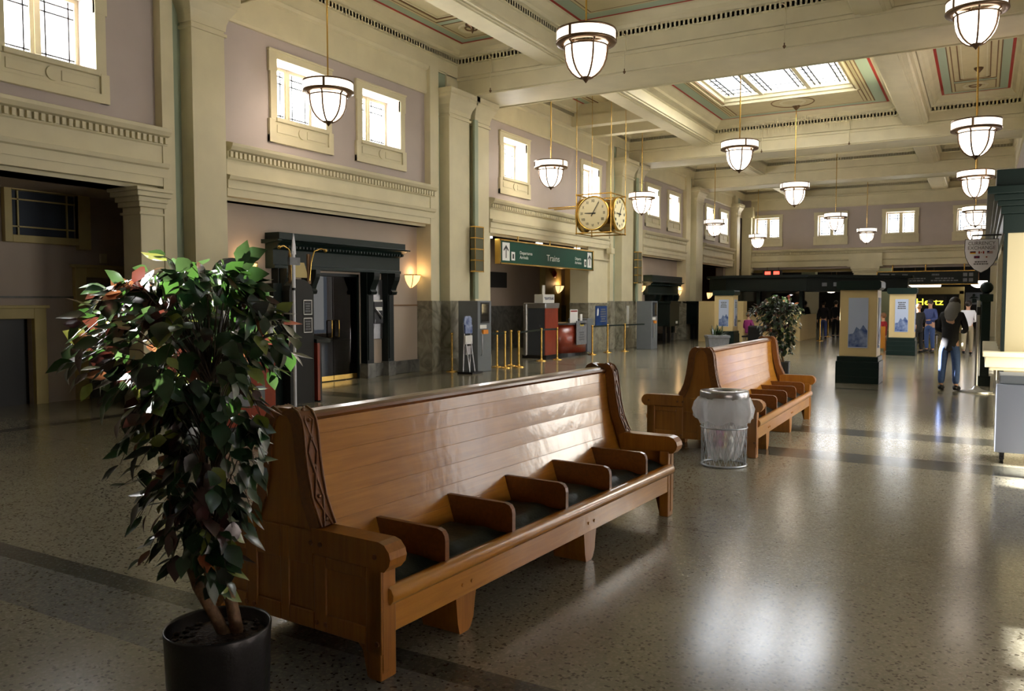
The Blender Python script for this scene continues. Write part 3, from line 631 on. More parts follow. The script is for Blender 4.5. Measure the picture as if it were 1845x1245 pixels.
v = MB(); v.box(-14.2, -14.0, 37.6, 46.6, 0, 4.2); v.box(-14.2, -12.3, 46.0, 46.7, 0, 4.4); v.box(-14.2, -12.3, 37.4, 37.7, 0, 4.4); v.box(-14.2, -12.3, 37.4, 46.6, 3.8, 4.0)
sm(v, 'wall_inner', mat('red_brown_wall', srgb(96, 52, 32), 0.6), 'red brown wall inside the fifth bay opening', 'wall')
# ---- beyond the far wall: dim concourse
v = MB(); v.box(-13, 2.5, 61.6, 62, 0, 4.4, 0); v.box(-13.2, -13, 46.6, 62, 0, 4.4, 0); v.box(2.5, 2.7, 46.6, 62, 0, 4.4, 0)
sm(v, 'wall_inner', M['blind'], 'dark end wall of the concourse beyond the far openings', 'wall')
v = MB(); v.box(-13, 2.5, 46.6, 62, 4.2, 4.4); v.box(-11.5, -6, 46.5, 46.7, 3.3, 4.2); sm(v, 'ceiling', M['cream_dark'], 'low ceiling beyond the far openings', 'ceiling')
for x in (-9.6, -5.4):
    v = MB(); v.box(x, x + 0.8, 52, 52.8, 0, 4.2); sm(v, 'trim_%d' % n, M['sage'], 'pale green pier beyond the far opening', 'pilaster'); n += 1
# ================================================================== BENCHES
def bench_profile():
    h = [(0.0, 1.19), (0.045, 1.188), (0.085, 1.17), (0.112, 1.13), (0.125, 1.07), (0.135, 0.98), (0.15, 0.88), (0.175, 0.77), (0.215, 0.68), (0.235, 0.64)]
    return h
def make_bench(L=3.38):
    t = thing('waiting_bench', 'long varnished oak double-sided waiting bench in the foreground', 'bench')
    top = bench_profile()
    lower = [(0.27, 0.632), (0.6, 0.632), (0.64, 0.625), (0.672, 0.60), (0.682, 0.57), (0.675, 0.54), (0.655, 0.518), (0.625, 0.51), (0.625, 0.05), (0.61, 0.0), (0.53, 0.0), (0.515, 0.06), (0.5, 0.12), (0.47, 0.15), (0.0, 0.15)]
    half = top + lower; outline = half + [(-x, z) for x, z in reversed(half[1:-1])]
    for yy, s in ((0.0, 1), (L, -1)):
        m = MB(); y0, y1 = (0.0, 0.055) if s > 0 else (L - 0.055, L)
        m.prism(outline, 'y', y0 + 0.012 * (s > 0), y1 - 0.012 * (s < 0), 0)
        yo = 0.0 if s > 0 else L - 0.014
        for g in (-1, 1):        # stiles and rails framing the recessed panels
            def b(xa, xb, za, zb): m.box(min(g * xa, g * xb), max(g * xa, g * xb), yo, yo + 0.014, za, zb, 0)
            b(0.53, 0.625, 0.12, 0.51); b(0.2, 0.28, 0.15, 0.51); b(0.28, 0.53, 0.15, 0.235); b(0.28, 0.53, 0.455, 0.51); b(0.03, 0.2, 0.15, 0.235); b(0.03, 0.2, 0.455, 0.62)
            # post behind the panel end
            m.box(min(g * 0.545, g * 0.62), max(g * 0.545, g * 0.62), min(y0, y1) if s > 0 else y0 - 0.05, y1 + 0.05 if s > 0 else y1, 0.0, 0.52, 0)
        m.box(-0.03, 0.03, yo, yo + 0.014, 0.15, 0.62, 0)
        e = m.build('end_panel', M['oak_end'], t, bevel=0.006)
        for g in (-1, 1):
            # armrest cap with a rolled nose
            a = [(0.2, 0.52), (0.2, 0.64), (0.62, 0.64), (0.655, 0.63), (0.682, 0.6), (0.69, 0.57), (0.682, 0.54), (0.655, 0.51), (0.62, 0.505), (0.56, 0.515)]
            m = MB(); ya, yb = (-0.012, 0.1) if s > 0 else (L - 0.1, L + 0.012)
            m.prism([(g * x, z) for x, z in a], 'y', ya, yb, 0); m.build('armrest', M['oak_end'], t, bevel=0.008)
            # carved band that follows the scroll
            m = MB(); ya, yb = (0.0, 0.105) if s > 0 else (L - 0.105, L)
            pts = top[1:]; off = [(x + 0.012, z + 0.006) for x, z in pts]
            m.prism([(g * x, z) for x, z in off] + [(g * (x - 0.05), z - 0.02) for x, z in reversed(pts)], 'y', ya, yb, 0)
            for (xx, zz), (x2, z2) in zip(off[::2], off[2::2]):
                for (u, v) in ((0.25, 0.75), (0.75, 0.25)):
                    m.tube([(g * (xx + 0.004), ya + (yb - ya) * u, zz), (g * (x2 + 0.004), ya + (yb - ya) * v, z2)], 0.005, 5, 0)
            for yy2 in (ya + 0.008, yb - 0.008): m.tube([(g * (x + 0.004), yy2, z) for x, z in off], 0.006, 6, 0)
            for k in range(6):
                f = (k + 0.5) / 6 * (len(off) - 1); i = int(f); q = f - i; x = off[i][0] * (1 - q) + off[i + 1][0] * q; z = off[i][1] * (1 - q) + off[i + 1][1] * q
                m.ball((g * (x + 0.002), (ya + yb) / 2, z), 0.011, 0, 8)
            m.build('carved_band', M['oak_dark'], t)
        for g in (-1, 1):
            for (x, z) in ((0.2, 0.57), (0.26, 0.57), (0.22, 0.19), (0.28, 0.19), (0.6, 0.17), (0.6, 0.57)):
                m = MB(); m.tube([(g * x, (-0.006 - 0.012 * (z > 0.5)) if s > 0 else L + 0.002, z), (g * x, 0.02 if s > 0 else L + 0.01, z)], 0.012, 10, 0)
                m.build('wood_plug', M['oak_dark'], t)
    # back rest: curved planks on both faces, one cross-section
    def face(n):
        ctrl = [(0.062, 1.13), (0.07, 1.05), (0.078, 0.95), (0.092, 0.84), (0.112, 0.73), (0.14, 0.62), (0.175, 0.51), (0.205, 0.42)]
        out = []
        for (x0, z0), (x1, z1) in zip(ctrl, ctrl[1:]):
            out += [(x0 - 0.0015, z0 + 0.0), (x0, z0 - 0.002), (x1, z1 + 0.0015)]
        out.append((0.205, 0.42)); return out
    fr = face(0); m = MB(); m.prism(fr + [(-x, z) for x, z in reversed(fr)], 'y', 0.05, L - 0.05)
    m.build('backrest', M['oak'], t)
    m = MB(); m.prism([(0.0, 1.168), (0.045, 1.162), (0.07, 1.15), (0.075, 1.135), (0.066, 1.12), (0.05, 1.11), (-0.05, 1.11), (-0.066, 1.12), (-0.075, 1.135), (-0.07, 1.15), (-0.045, 1.162)], 'y', 0.05, L - 0.05)
    m.build('top_rail', M['oak_dark'], t)
    m = MB(); m.box(-0.6, 0.6, 0.05, L - 0.05, 0.355, 0.385); m.build('seat', M['oak'], t)
    div = [0.5 + k * (L - 1.0) / 4 for k in range(5)]
    for g in (-1, 1):
        def fx(a, b): return (min(g * a, g * b), max(g * a, g * b))
        m = MB(); m.prism([(g * x, z) for x, z in ((0.575, 0.345), (0.575, 0.395), (0.59, 0.415), (0.615, 0.42), (0.64, 0.41), (0.652, 0.385), (0.65, 0.36), (0.636, 0.34), (0.61, 0.335))], 'y', 0.05, L - 0.05, 0, True)
        m.build('seat_nosing', M['oak'], t)
        m = MB(); a, b = fx(0.585, 0.615); m.box(a, b, 0.05, L - 0.05, 0.2, 0.345)
        for d in (0.62, 0.7, 2.0, 2.08): m.tube([(g * 0.61, d, 0.26), (g * 0.622, d, 0.26)], 0.011, 8)
        m.build('apron', M['oak'], t, bevel=0.004)
        for d in div:
            m = MB(); x0 = 0.13
            m.prism([(g * x, z) for x, z in ((x0, 0.38), (x0, 0.575), (0.56, 0.575), (0.59, 0.565), (0.605, 0.545), (0.61, 0.52), (0.61, 0.40), (0.56, 0.38))], 'y', d - 0.016, d + 0.016)
            m.build('divider', M['oak_dark'], t, bevel=0.006)
        ed = [0.06] + div + [L - 0.06]
        for k in range(6):
            y0, y1 = ed[k] + 0.025, ed[k + 1] - 0.025; m = MB()
            nx, ny = 8, 8; vs = []; xa, xb = 0.19, 0.575
            for i in range(nx + 1):
                for j in range(ny + 1):
                    u, v = i / nx, j / ny; e = min(1, 6 * min(u, 1 - u)) ** 0.5 * min(1, 6 * min(v, 1 - v)) ** 0.5
                    vs.append((g * (xa + (xb - xa) * u), y0 + (y1 - y0) * v, 0.405 + 0.045 * e + 0.006 * math.sin(9 * u + k) * math.sin(7 * v + k)))
            fs = [(i * (ny + 1) + j, (i + 1) * (ny + 1) + j, (i + 1) * (ny + 1) + j + 1, i * (ny + 1) + j + 1) for i in range(nx) for j in range(ny)]
            m.add(vs, fs, 0, True); a, b = fx(xa, xb); m.box(a, b, y0, y1, 0.385, 0.41)
            for y in (y0, y1): m.tube([(g * xa, y, 0.405), (g * xb, y, 0.405)], 0.007, 6)
            m.tube([(g * xb, y0, 0.405), (g * xb, y1, 0.405)], 0.007, 6); m.tube([(g * xb, y0, 0.388), (g * xb, y1, 0.388)], 0.006, 6)
            m.build('cushion', M['leather'], t)
        for d in (0.66, 2.04):
            m = MB(); m.prism([(d - 0.08, 0.24), (d + 0.14, 0.24), (d + 0.10, 0.2), (d + 0.085, 0.13), (d + 0.075, 0.06), (d + 0.05, 0.015), (d + 0.03, 0.0), (d - 0.045, 0.0), (d - 0.06, 0.06), (d - 0.07, 0.15)], 'x', *fx(0.36, 0.6))
            m.build('leg', M['oak_end'], t, bevel=0.006)
    m = MB(); m.box(-0.05, 0.05, 0.05, L - 0.05, 0.2, 0.355); m.build('stretcher', M['oak_dark'], t)
    return t
bench = make_bench(3.44)
bench.location = (-2.90, 2.82, 0); bench.rotation_euler = (0, 0, math.radians(-3.0))
b2 = dup(bench, (-2.70, 8.90, 0), math.radians(0.6), 'smaller-looking oak waiting bench farther off, behind the wire rubbish bin')
bench['group'] = b2['group'] = 'oak double-sided waiting benches'

# ================================================================== PLANTS
M['twig'] = mat('dark_twig', srgb(62, 50, 36), 0.6)
def ficus(name, label, loc, H, outline, depth, nt, seed, potkind, pot_r, pot_h, lean=0.0, right=Vector((0.866, 0.5, 0)), leafL=0.092):
    rnd = random.Random(seed); t = thing(name, label, 'potted plant', loc)
    fwd = Vector((-right.y, right.x, 0))
    p = MB(); p.lathe([(pot_r * 0.02, 0.0), (pot_r * 0.9, 0.0), (pot_r * 0.93, 0.02), (pot_r * 0.985, pot_h * 0.9), (pot_r, pot_h - 0.01), (pot_r * 0.985, pot_h), (pot_r * 0.95, pot_h - 0.01), (pot_r * 0.94, pot_h - 0.1), (0.01, pot_h - 0.1)], seg=48)
    p.build('pot', M[potkind], t)
    s = MB(); s.lathe([(pot_r * 0.935, pot_h - 0.06), (pot_r * 0.8, pot_h - 0.045), (pot_r * 0.5, pot_h - 0.04), (pot_r * 0.2, pot_h - 0.035), (0.005, pot_h - 0.03)], seg=32)
    for _ in range(60):
        a = rnd.random() * 2 * PI; r = pot_r * 0.85 * rnd.random() ** 0.5; s.ball((r * math.cos(a), r * math.sin(a), pot_h - 0.04), rnd.uniform(0.008, 0.018), 0, 6, 1, 1, 0.5)
    s.build('mulch', M['soil'], t)
    # trunks: two stems that lean together and twist
    zt = pot_h - 0.05
    def at(s_, d, z): return right * s_ + fwd * d + Vector((0, 0, z))
    A = [at(0.03, 0.0, zt), at(-0.02, 0.0, zt + 0.1), at(-0.075, 0, zt + 0.2), at(-0.095, 0.0, zt + 0.27), at(-0.06, 0.01, zt + 0.34), at(-0.04, 0.02, zt + 0.5), at(0.0, 0.03, zt + 0.7), at(0.02, 0.02, zt + 0.95)]
    B = [at(0.07, 0.02, zt), at(0.05, 0.02, zt + 0.12), at(0.02, 0.01, zt + 0.26), at(-0.03, 0, zt + 0.42), at(-0.05, -0.01, zt + 0.6), at(-0.03, -0.02, zt + 0.85), at(-0.06, 0.0, zt + 1.05)]
    C = [at(-0.09, 0, zt + 0.25), at(-0.115, 0, zt + 0.31), at(-0.1, 0.0, zt + 0.33)]
    tr = MB(); tr.tube(A, [0.026, 0.024, 0.024, 0.026, 0.02, 0.017, 0.013, 0.008], 10); tr.tube(B, [0.027, 0.024, 0.022, 0.019, 0.016, 0.013, 0.007], 10); tr.tube([at(0.0, 0, zt + 0.18), at(0.05, 0.02, zt + 0.28), at(0.07, 0.02, zt + 0.36)], [0.007, 0.005, 0.003], 6)
    tr.tube(C, [0.02, 0.016, 0.008], 8); tr.build('trunk', M['bark'], t)
    tw = MB(); lf = MB()
    def env(z):
        for (z0, l0, r0), (z1, l1, r1) in zip(outline, outline[1:]):
            if z0 <= z <= z1:
                f = (z - z0) / (z1 - z0); return l0 + (l1 - l0) * f, r0 + (r1 - r0) * f
        return (0, 0)
    def leaf(p, d, nrm, L, mi):
        d = d.normalized(); sd = d.cross(nrm)
        if sd.length < 1e-4: sd = Vector((1, 0, 0))
        sd = sd.normalized(); nn = sd.cross(d).normalized(); w = L * 0.33
        prof = [(0.0, 0.0), (0.14, 0.55), (0.34, 1.0), (0.58, 0.86), (0.8, 0.42), (1.0, 0.0)]
        cur = rnd.uniform(-0.25, 0.35) * L; vs = []
        for u, ww in prof:
            c = p + d * (u * L) - nn * (cur * u * u)
            vs.append(c); 
            if 0 < ww: vs.append(c + sd * (w * ww) + nn * (0.18 * w * ww)); vs.append(c - sd * (w * ww) + nn * (0.18 * w * ww))
        # indices: 0 ; 1,2,3 ; 4,5,6 ; 7,8,9 ; 10,11,12 ; 13
        fs = [(0, 2, 1), (0, 1, 3)]
        for k in (1, 4, 7): fs += [(k, k + 1, k + 4, k + 3), (k, k + 3, k + 5, k + 2)]
        fs += [(10, 11, 13), (10, 13, 12)]
        lf.add(vs, fs, mi, True)
    zs = [o[0] for o in outline]
    areas = []
    for _ in range(nt):
        while True:
            z = rnd.uniform(zs[0], zs[-1]); l, r = env(z)
            if rnd.random() * 1.05 < (r - l): break
        u = rnd.uniform(-1, 1); u = math.copysign(abs(u) ** 0.75, u)
        mid, hw = (l + r) / 2, (r - l) / 2; s_ = mid + u * hw
        dd = math.sqrt(max(0, 1 - u * u)) * min(hw * depth, 0.42) * rnd.choice((-1, 1)) * rnd.uniform(0.0, 1)
        tip = at(s_, dd, z); zst = min(max(z - rnd.uniform(-0.12, 0.28), zt + 0.35), zt + 1.02)
        st = at(-0.02 + 0.02 * rnd.uniform(-1, 1), 0, zst)
        mp = st.lerp(tip, 0.5) + Vector((0, 0, 0.10 + 0.16 * rnd.random())); tp2 = tip + Vector((0, 0, 0.02))
        path = [st, st.lerp(mp, 0.5) + Vector((0, 0, 0.02)), mp, mp.lerp(tp2, 0.5) + Vector((0, 0, 0.03)), tip]
        tw.tube(path, [0.0032, 0.0028, 0.0022, 0.0018, 0.0012], 5, 0, False)
        out = (tip - at(mid, 0, z)); out = out.normalized() if out.length > 0.01 else fwd
        tone = rnd.random()
        for k in range(rnd.randint(6, 9)):
            f = 0.55 + 0.45 * k / 7; f = min(f, 1.0) * 4; i = min(int(f), 3); q = f - i
            b0 = path[i].lerp(path[i + 1], q) + Vector((rnd.uniform(-1, 1), rnd.uniform(-1, 1), rnd.uniform(-1, 1))) * 0.02
            d = out * rnd.uniform(0.1, 1.0) + Vector((rnd.uniform(-.7, .7), rnd.uniform(-.7, .7), rnd.uniform(-1.5, -0.15)))
            if z > zs[-1] - 0.45: d.z += rnd.uniform(0, 0.9)
            nr = out * 0.6 + Vector((rnd.uniform(-.6, .6), rnd.uniform(-.6, .6), rnd.uniform(0.2, 1.2)))
            q = rnd.random()
            left = s_ < mid - 0.12
            if left: mi = 0 if q < .34 else 1 if q < .46 else 2 if q < .72 else 3 if q < .77 else 4 if q < .92 else 5
            else: mi = 0 if q < .45 else 1 if q < .74 else 2 if q < .86 else 3 if q < .94 else 4 if q < .985 else 5
            if tone < 0.10: mi = 4 if q < .7 else 2
            leaf(b0, d, nr, leafL * rnd.uniform(0.65, 1.25), mi)
    # tall sprig at the top right
    if lean:
        tips = [at(0.02, 0, H - 0.55), at(0.07, 0, H - 0.3), at(0.085, 0, H - 0.14), at(0.11, 0, H - 0.02), at(0.13, 0, H + 0.03)]
        tw.tube(tips, [0.004, 0.003, 0.003, 0.002, 0.0015], 5, 0, False)
        for (s_, z, ds, dz, mi) in ((0.11, H - 0.02, 0.35, 0.9, 1), (0.12, H, 1, 0.5, 1), (0.12, H - 0.06, 1, 0.1, 0), (0.10, H - 0.1, -0.3, -1, 0), (0.10, H - 0.12, 0.9, -0.5, 0), (0.09, H - 0.2, 1, -0.05, 0), (0.1, H - 0.04, 0.8, 0.8, 1)):
            leaf(at(s_, 0, z), right * ds + Vector((0, 0, dz)), -fwd + Vector((0, 0, 0.3)), leafL * 1.15, mi)
    tw.build('twigs', M['twig'], t); lf.build('foliage', LEAVES, t, recalc=False)
    return t
OUT1 = [(0.56, -0.27, 0.03), (0.64, -0.30, 0.10), (0.76, -0.31, 0.12), (0.85, -0.31, 0.14), (0.97, -0.36, 0.24), (1.08, -0.38, 0.25), (1.2, -0.39, 0.24), (1.3, -0.43, 0.30), (1.4, -0.54, 0.36), (1.5, -0.60, 0.37), (1.6, -0.54, 0.33), (1.68, -0.47, 0.26), (1.76, -0.38, 0.18), (1.84, -0.24, 0.12), (1.9, -0.17, -0.08)]
ficus('potted_ficus', 'leafy ficus tree in a black pot at the near end of the foreground bench', (-2.60, 2.17, 0), 1.86, OUT1, 0.85, 185, 3, 'pot', 0.205, 0.42, lean=1)
OUT2 = [(0.42, -0.05, 0.22), (0.6, -0.1, 0.26), (0.8, -0.2, 0.3), (1.0, -0.4, 0.34), (1.15, -0.52, 0.42), (1.35, -0.66, 0.5), (1.5, -0.7, 0.52), (1.62, -0.58, 0.4), (1.75, -0.3, 0.2), (1.83, -0.16, 0.05)]
ficus('potted_ficus', 'leafy ficus tree with sunlit crown behind the far end of the farther bench', (-3.78, 18.3, 0), 1.8, OUT2, 0.85, 150, 9, 'pot', 0.2, 0.4, leafL=0.10)
# low stone planter of spiky leaves
t = thing('stone_planter', 'grey square planter of spiky green leaves before the cream poster pillar', 'planter', (-7.25, 25.6, 0), 0.5)
m = MB(); m.prism([(-0.26, 0.0), (0.26, 0.0), (0.33, 0.58), (-0.33, 0.58)], 'y', -0.28, 0.28); m.box(-0.35, 0.35, -0.3, 0.3, 0.56, 0.64); m.build('planter_box', M['concrete'], t, bevel=0.012)
m = MB(); rnd = random.Random(5)
for k in range(46):
    a = rnd.random() * 2 * PI; L = rnd.uniform(0.18, 0.42); el = rnd.uniform(0.2, 1.3); d = Vector((math.cos(a) * math.cos(el), math.sin(a) * math.cos(el), math.sin(el))); p = Vector((rnd.uniform(-.15, .15), rnd.uniform(-.1, .1), 0.62)); s = d.cross(Vector((0, 0, 1))).normalized() * 0.022
    m.add([p - s, p + s, p + d * L * 0.6 + s * 0.7, p + d * L, p + d * L * 0.6 - s * 0.7], [(0, 1, 2, 3, 4)], k % 2)
for k in range(3): m.tube([(-0.15 + k * 0.15, 0, 0.62), (-0.17 + k * 0.17, 0, 0.95)], [0.02, 0.01], 6, 0)
m.build('spiky_leaves', [LEAVES[0], LEAVES[1]], t, recalc=False)

# ================================================================== WIRE RUBBISH BIN
t = thing('rubbish_bin', 'round wire mesh rubbish bin with clear liner at the end of the farther bench', 'bin', (-2.30, 8.42, 0))
m = MB(); R = 0.235
N = 26; Hh = 0.72
for d in (-1, 1):
    for k in range(N):
        pts = []
        for j in range(13):
            z = 0.02 + Hh * j / 12; r = R * (0.97 + 0.03 * j / 12); a = 2 * PI * (k + d * j * 0.33) / N; pts.append((r * math.cos(a), r * math.sin(a), z))
        m.tube(pts, 0.0028, 4, 0, False)
m.build('wire_mesh', M['galv'], t)
for z, r, q in ((0.012, R * 0.975, 0.012), (0.4, R, 0.008), (0.73, R * 1.0, 0.01)):
    m = MB(); m.tube([((r) * math.cos(2 * PI * k / 40), r * math.sin(2 * PI * k / 40), z) for k in range(41)], q, 6, 0, False); m.build('hoop', M['galv'], t)
m = MB(); m.lathe([(R * 1.03, 0.70), (R * 1.06, 0.71), (R * 1.06, 0.765), (R * 1.03, 0.78), (R * 0.72, 0.785), (R * 0.62, 0.77), (R * 0.6, 0.74)], seg=48); m.build('lid_ring', M['steel'], t)
m = MB(); rnd = random.Random(2); seg = 72; prof = [(0.5, 0.06), (0.72, 0.1), (0.86, 0.3), (0.93, 0.6), (0.97, 0.72), (1.07, 0.715), (1.2, 0.66), (1.27, 0.58), (1.24, 0.5), (1.12, 0.46)]
ph = [rnd.uniform(0, 6) for _ in range(8)]
vs = []
for i, (r, z) in enumerate(prof):
    for k in range(seg):
        a = 2 * PI * k / seg; w = 0.06 * math.sin(5 * a + ph[0] + i * .5) + 0.04 * math.sin(13 * a + ph[1] + i) + 0.03 * math.sin(29 * a + ph[2] - i); 
        if i < 4: w = w * 1.3 - 0.02
        rr = R * min(r * (1 + w * (1 if i > 5 else 0.8)), 9 if i > 4 else 0.96); vs.append((rr * math.cos(a), rr * math.sin(a), z + 0.02 * math.sin(7 * a + i) * (i > 6 or i < 2)))
m.add(vs, [(i * seg + k, i * seg + (k + 1) % seg, (i + 1) * seg + (k + 1) % seg, (i + 1) * seg + k) for i in range(len(prof) - 1) for k in range(seg)], 0, True)
m.build('bin_liner', M['bag'], t)
m = MB()
for k in range(7): m.ball((0.06 * math.cos(k * 2.1), 0.06 * math.sin(k * 2.1), 0.16 + 0.035 * k), 0.05, k % 3, 7, 1, 1.2, 0.8)
m.build('rubbish', [M['white'], M['cream_dark'], M['pinkcloth']], t)

# ================================================================== PENDANT LAMPS
def make_pendant():
    t = thing('pendant_lamp', 'pendant', 'lamp'); S = 1.0     # origin at the middle of the upper band
    m = MB(); m.cyl(0, 0, 0.06, 1.0, 0.014, 10); m.ball((0, 0, 0.12), 0.03); m.cyl(0, 0, 0.05, 0.09, 0.05, 12); m.build('rod', M['brass'], t)
    m = MB(); m.lathe([(0.435, -0.075), (0.45, -0.07), (0.45, 0.06), (0.435, 0.065)], seg=48); m.build('glass_band', M['band'], t)
    m = MB(); m.lathe([(0.40, 0.062), (0.455, 0.062), (0.46, 0.085), (0.40, 0.09)], seg=48)
    m.lathe([(0.34, -0.115), (0.36, -0.12), (0.452, -0.115), (0.462, -0.10), (0.458, -0.075), (0.40, -0.08), (0.34, -0.10)], seg=48)
    for k in range(3):
        a = 2 * PI * k / 3 + 0.4; c, s = math.cos(a), math.sin(a); m.tube([(0.44 * c, 0.44 * s, 0.07), (0.03 * c, 0.03 * s, 0.1)], 0.01, 6); m.box(0.44 * c - .02, 0.44 * c + .02, 0.44 * s - .02, 0.44 * s + .02, -0.11, 0.085)
    m.lathe([(0.335, -0.18), (0.35, -0.175), (0.345, -0.16), (0.33, -0.16)], seg=48)
    m.build('metal_rings', M['bronze'], t)
    bp = [(0.315, -0.16), (0.312, -0.25), (0.295, -0.36), (0.26, -0.45), (0.205, -0.53), (0.135, -0.59), (0.06, -0.625), (0.01, -0.63)]
    m = MB(); m.lathe(bp, seg=48); m.build('glass_bowl', M['bowl'], t)
    for k in range(6):
        a = 2 * PI * k / 6 + 0.25; m = MB(); m.tube([((r + 0.012) * math.cos(a), (r + 0.012) * math.sin(a), z) for r, z in [(0.36, -0.12)] + bp], 0.016, 6); m.build('rib', M['bronze'], t)
    m = MB(); m.lathe([(0.09, -0.6), (0.085, -0.625), (0.05, -0.645), (0.035, -0.66), (0.02, -0.68), (0.004, -0.70)], seg=16); m.build('finial', M['bronze'], t)
    return t
LAMPS = [((-5.35, 11.55, 5.74), 'large pendant lamp in the middle row, nearest the viewer'), ((-10.35, 11.3, 5.57), 'pendant lamp in front of the nearest pair of left wall windows'),
         ((-10.35, 20.1, 5.46), 'pendant lamp in the left row between the paired pilasters and the cube clock'), ((-10.35, 27.0, 5.38), 'pendant lamp in the left row just right of the cube clock'),
         ((-5.35, 20.66, 5.6), 'pendant lamp hanging before the roof light, second of the middle row'), ((-5.35, 27.6, 5.44), 'pendant lamp under the ceiling rosette beyond the roof light'),
         ((-0.2, 19.0, 5.24), 'pendant lamp below the panelled coffer at upper right'), ((-0.25, 25.6, 5.15), 'pendant lamp second down the right-hand column of lamps'),
         ((-10.35, 35.9, 5.22), 'pendant lamp in the left row before the dark green doorway bay'), ((-10.35, 43.9, 5.15), 'farthest pendant lamp of the left row'),
         ((-5.35, 36.1, 5.27), 'pendant lamp overlapping the second far wall window'), ((-5.0, 43.5, 5.2), 'farthest pendant lamp of the middle row'),
         ((-0.3, 35.0, 5.14), 'pendant lamp third down the right-hand column of lamps'), ((-0.38, 43.5, 5.1), 'lowest pendant lamp of the right-hand column, farthest'),
         ((-0.2, 15.3, 6.45), 'pendant lamp cut off by the top right corner of the view')]
lamp0 = make_pendant(); lamps = []
for i, (p, lab) in enumerate(LAMPS):
    if i == 0: o = lamp0; o.location = p
    else: o = dup(lamp0, p, i * 0.7)
    o['label'] = lab; o['group'] = 'glass bowl pendant lamps'; lamps.append((o, 8.0 - p[2]))
for o, rz in lamps:                       # the rod of each lamp reaches its own ceiling boss
    for c in o.children:
        if c.name.startswith('rod'):
            c.data = c.data.copy()
            for v in c.data.vertices:
                if v.co.z > 0.5: v.co.z = rz
    m = MB(); m.lathe([(0.005, rz - 0.16), (0.03, rz - 0.14), (0.11, rz - 0.05), (0.12, rz - 0.01), (0.005, rz)], seg=20); m.build('ceiling_canopy', M['bronze'], o)
# near canopy only seen by itself in the nearest left coffer
t = thing('ceiling_canopy', 'small bronze ceiling boss in the rosette of the near left coffer', 'ceiling fitting', (-10.2, 15.9, 8.0))
m = MB(); m.lathe([(0.005, -0.22), (0.03, -0.16), (0.04, -0.1), (0.16, -0.05), (0.17, -0.02), (0.005, 0.0)], seg=20); m.build('boss', M['bronze'], t)

# sprinkler drops on the beam faces
def sprinkler(x, y, z, lab):
    t = thing('sprinkler', lab, 'sprinkler', (x, y, z), 0, 'ceiling sprinklers')
    m = MB(); m.tube([(-0.12, 0.04, 0.9), (0.02, -0.02, 0.8), (0.03, -0.02, 0.45), (0, -0.03, 0.42), (0, -0.03, 0.05)], 0.012, 6); m.build('pipe', M['cream'], t)
    m = MB(); m.lathe([(0.01, -0.05), (0.03, -0.02), (0.035, 0.0), (0.012, 0.02), (0.014, 0.06)], (0, -0.03, 0), 10); m.build('head', M['bronze'], t)
for x, y, z, l in ((-10.55, 17.28, 6.85, 'drop sprinkler near the paired pilasters on the second beam'), (-7.05, 17.28, 6.82, 'drop sprinkler right of the large near pendant lamp'), (-3.6, 17.28, 6.85, 'drop sprinkler above the roof light on the second beam'),
                   (-6.7, 28.8, 6.85, 'drop sprinkler left of the middle on the third beam'), (-3.9, 28.8, 6.85, 'drop sprinkler right of the middle on the third beam')):
    sprinkler(x, y, z, l)
# ================================================================== GREEN DOORWAYS
def doorway(name, label, y0, y1, zb, zt, legs, xf=-11.6, letter=None):
    """entablature from y0 to y1, carried on slender pilasters"""
    t = thing(name, label, 'doorway', (XL, y0, 0)); L = y1 - y0; D = xf - XL
    m = MB()
    prof = [(0, zb), (D - 0.1, zb), (D - 0.1, zb + 0.06), (D - 0.14, zb + 0.07), (D - 0.14, zb + 0.36), (D - 0.1, zb + 0.38), (D - 0.02, zb + 0.4), (D - 0.02, zb + 0.44), (D + 0.02, zb + 0.47), (D + 0.1, zb + 0.51), (D + 0.1, zb + 0.54), (D + 0.03, zb + 0.55), (D + 0.03, zt + 0.06), (0, zt + 0.06)]
    m.prism(prof, 'y', 0.1, L - 0.1)
    e = 0.1
    m.prism([(0, zb + 0.47), (D + 0.1, zb + 0.51), (D + 0.1, zb + 0.54), (0, zb + 0.55)], 'y', 0.0, L); dent_x(m, D - 0.06, D + 0.015, 0.14, L - 0.14, zb + 0.385, zb + 0.435, 0, 0.05, 0.045)
    m.build('entablature', M['dkgreen'], t, bevel=0.006)
    for (a, b) in legs:
        m = MB(); m.box(0, D - 0.16, a, b, 0.33, zb); m.box(D - 0.16, D - 0.14, a + 0.03, b - 0.03, 0.4, zb - 0.5)
        c = (a + b) / 2; w = (b - a) * 0.42
        m.build('pilaster', M['dkgreen2'], t, bevel=0.005)
        m = MB(); m.prism([(D - 0.16, zb), (D + 0.04, zb), (D + 0.04, zb - 0.08), (D + 0.02, zb - 0.16), (D - 0.05, zb - 0.3), (D - 0.08, zb - 0.38), (D - 0.04, zb - 0.42), (D - 0.06, zb - 0.48), (D - 0.13, zb - 0.49), (D - 0.16, zb - 0.45)], 'y', c - w, c + w)
        m.tube([(D - 0.1, c - w - 0.02, zb - 0.44), (D - 0.1, c + w + 0.02, zb - 0.44)], 0.035, 10); m.build('bracket', M['dkgreen2'], t, bevel=0.004)
        m = MB(); m.box(0, D - 0.13, a - 0.02, b + 0.02, 0, 0.33); m.build('marble_foot', M['marble_dark'], t, bevel=0.006)
    if letter: text(letter, 0.2, M['brass'], t, (D - 0.135, L / 2, zb + 0.21), RX, sx=1.2)
    return t, D
dt, D = doorway('green_doorway', 'dark green classical doorway with glass doors and bracketed pilasters, second bay', 11.15, 15.25, 2.34, 2.96, [(0.25, 0.55), (1.05, 1.2), (2.85, 3.08), (3.58, 3.8)])
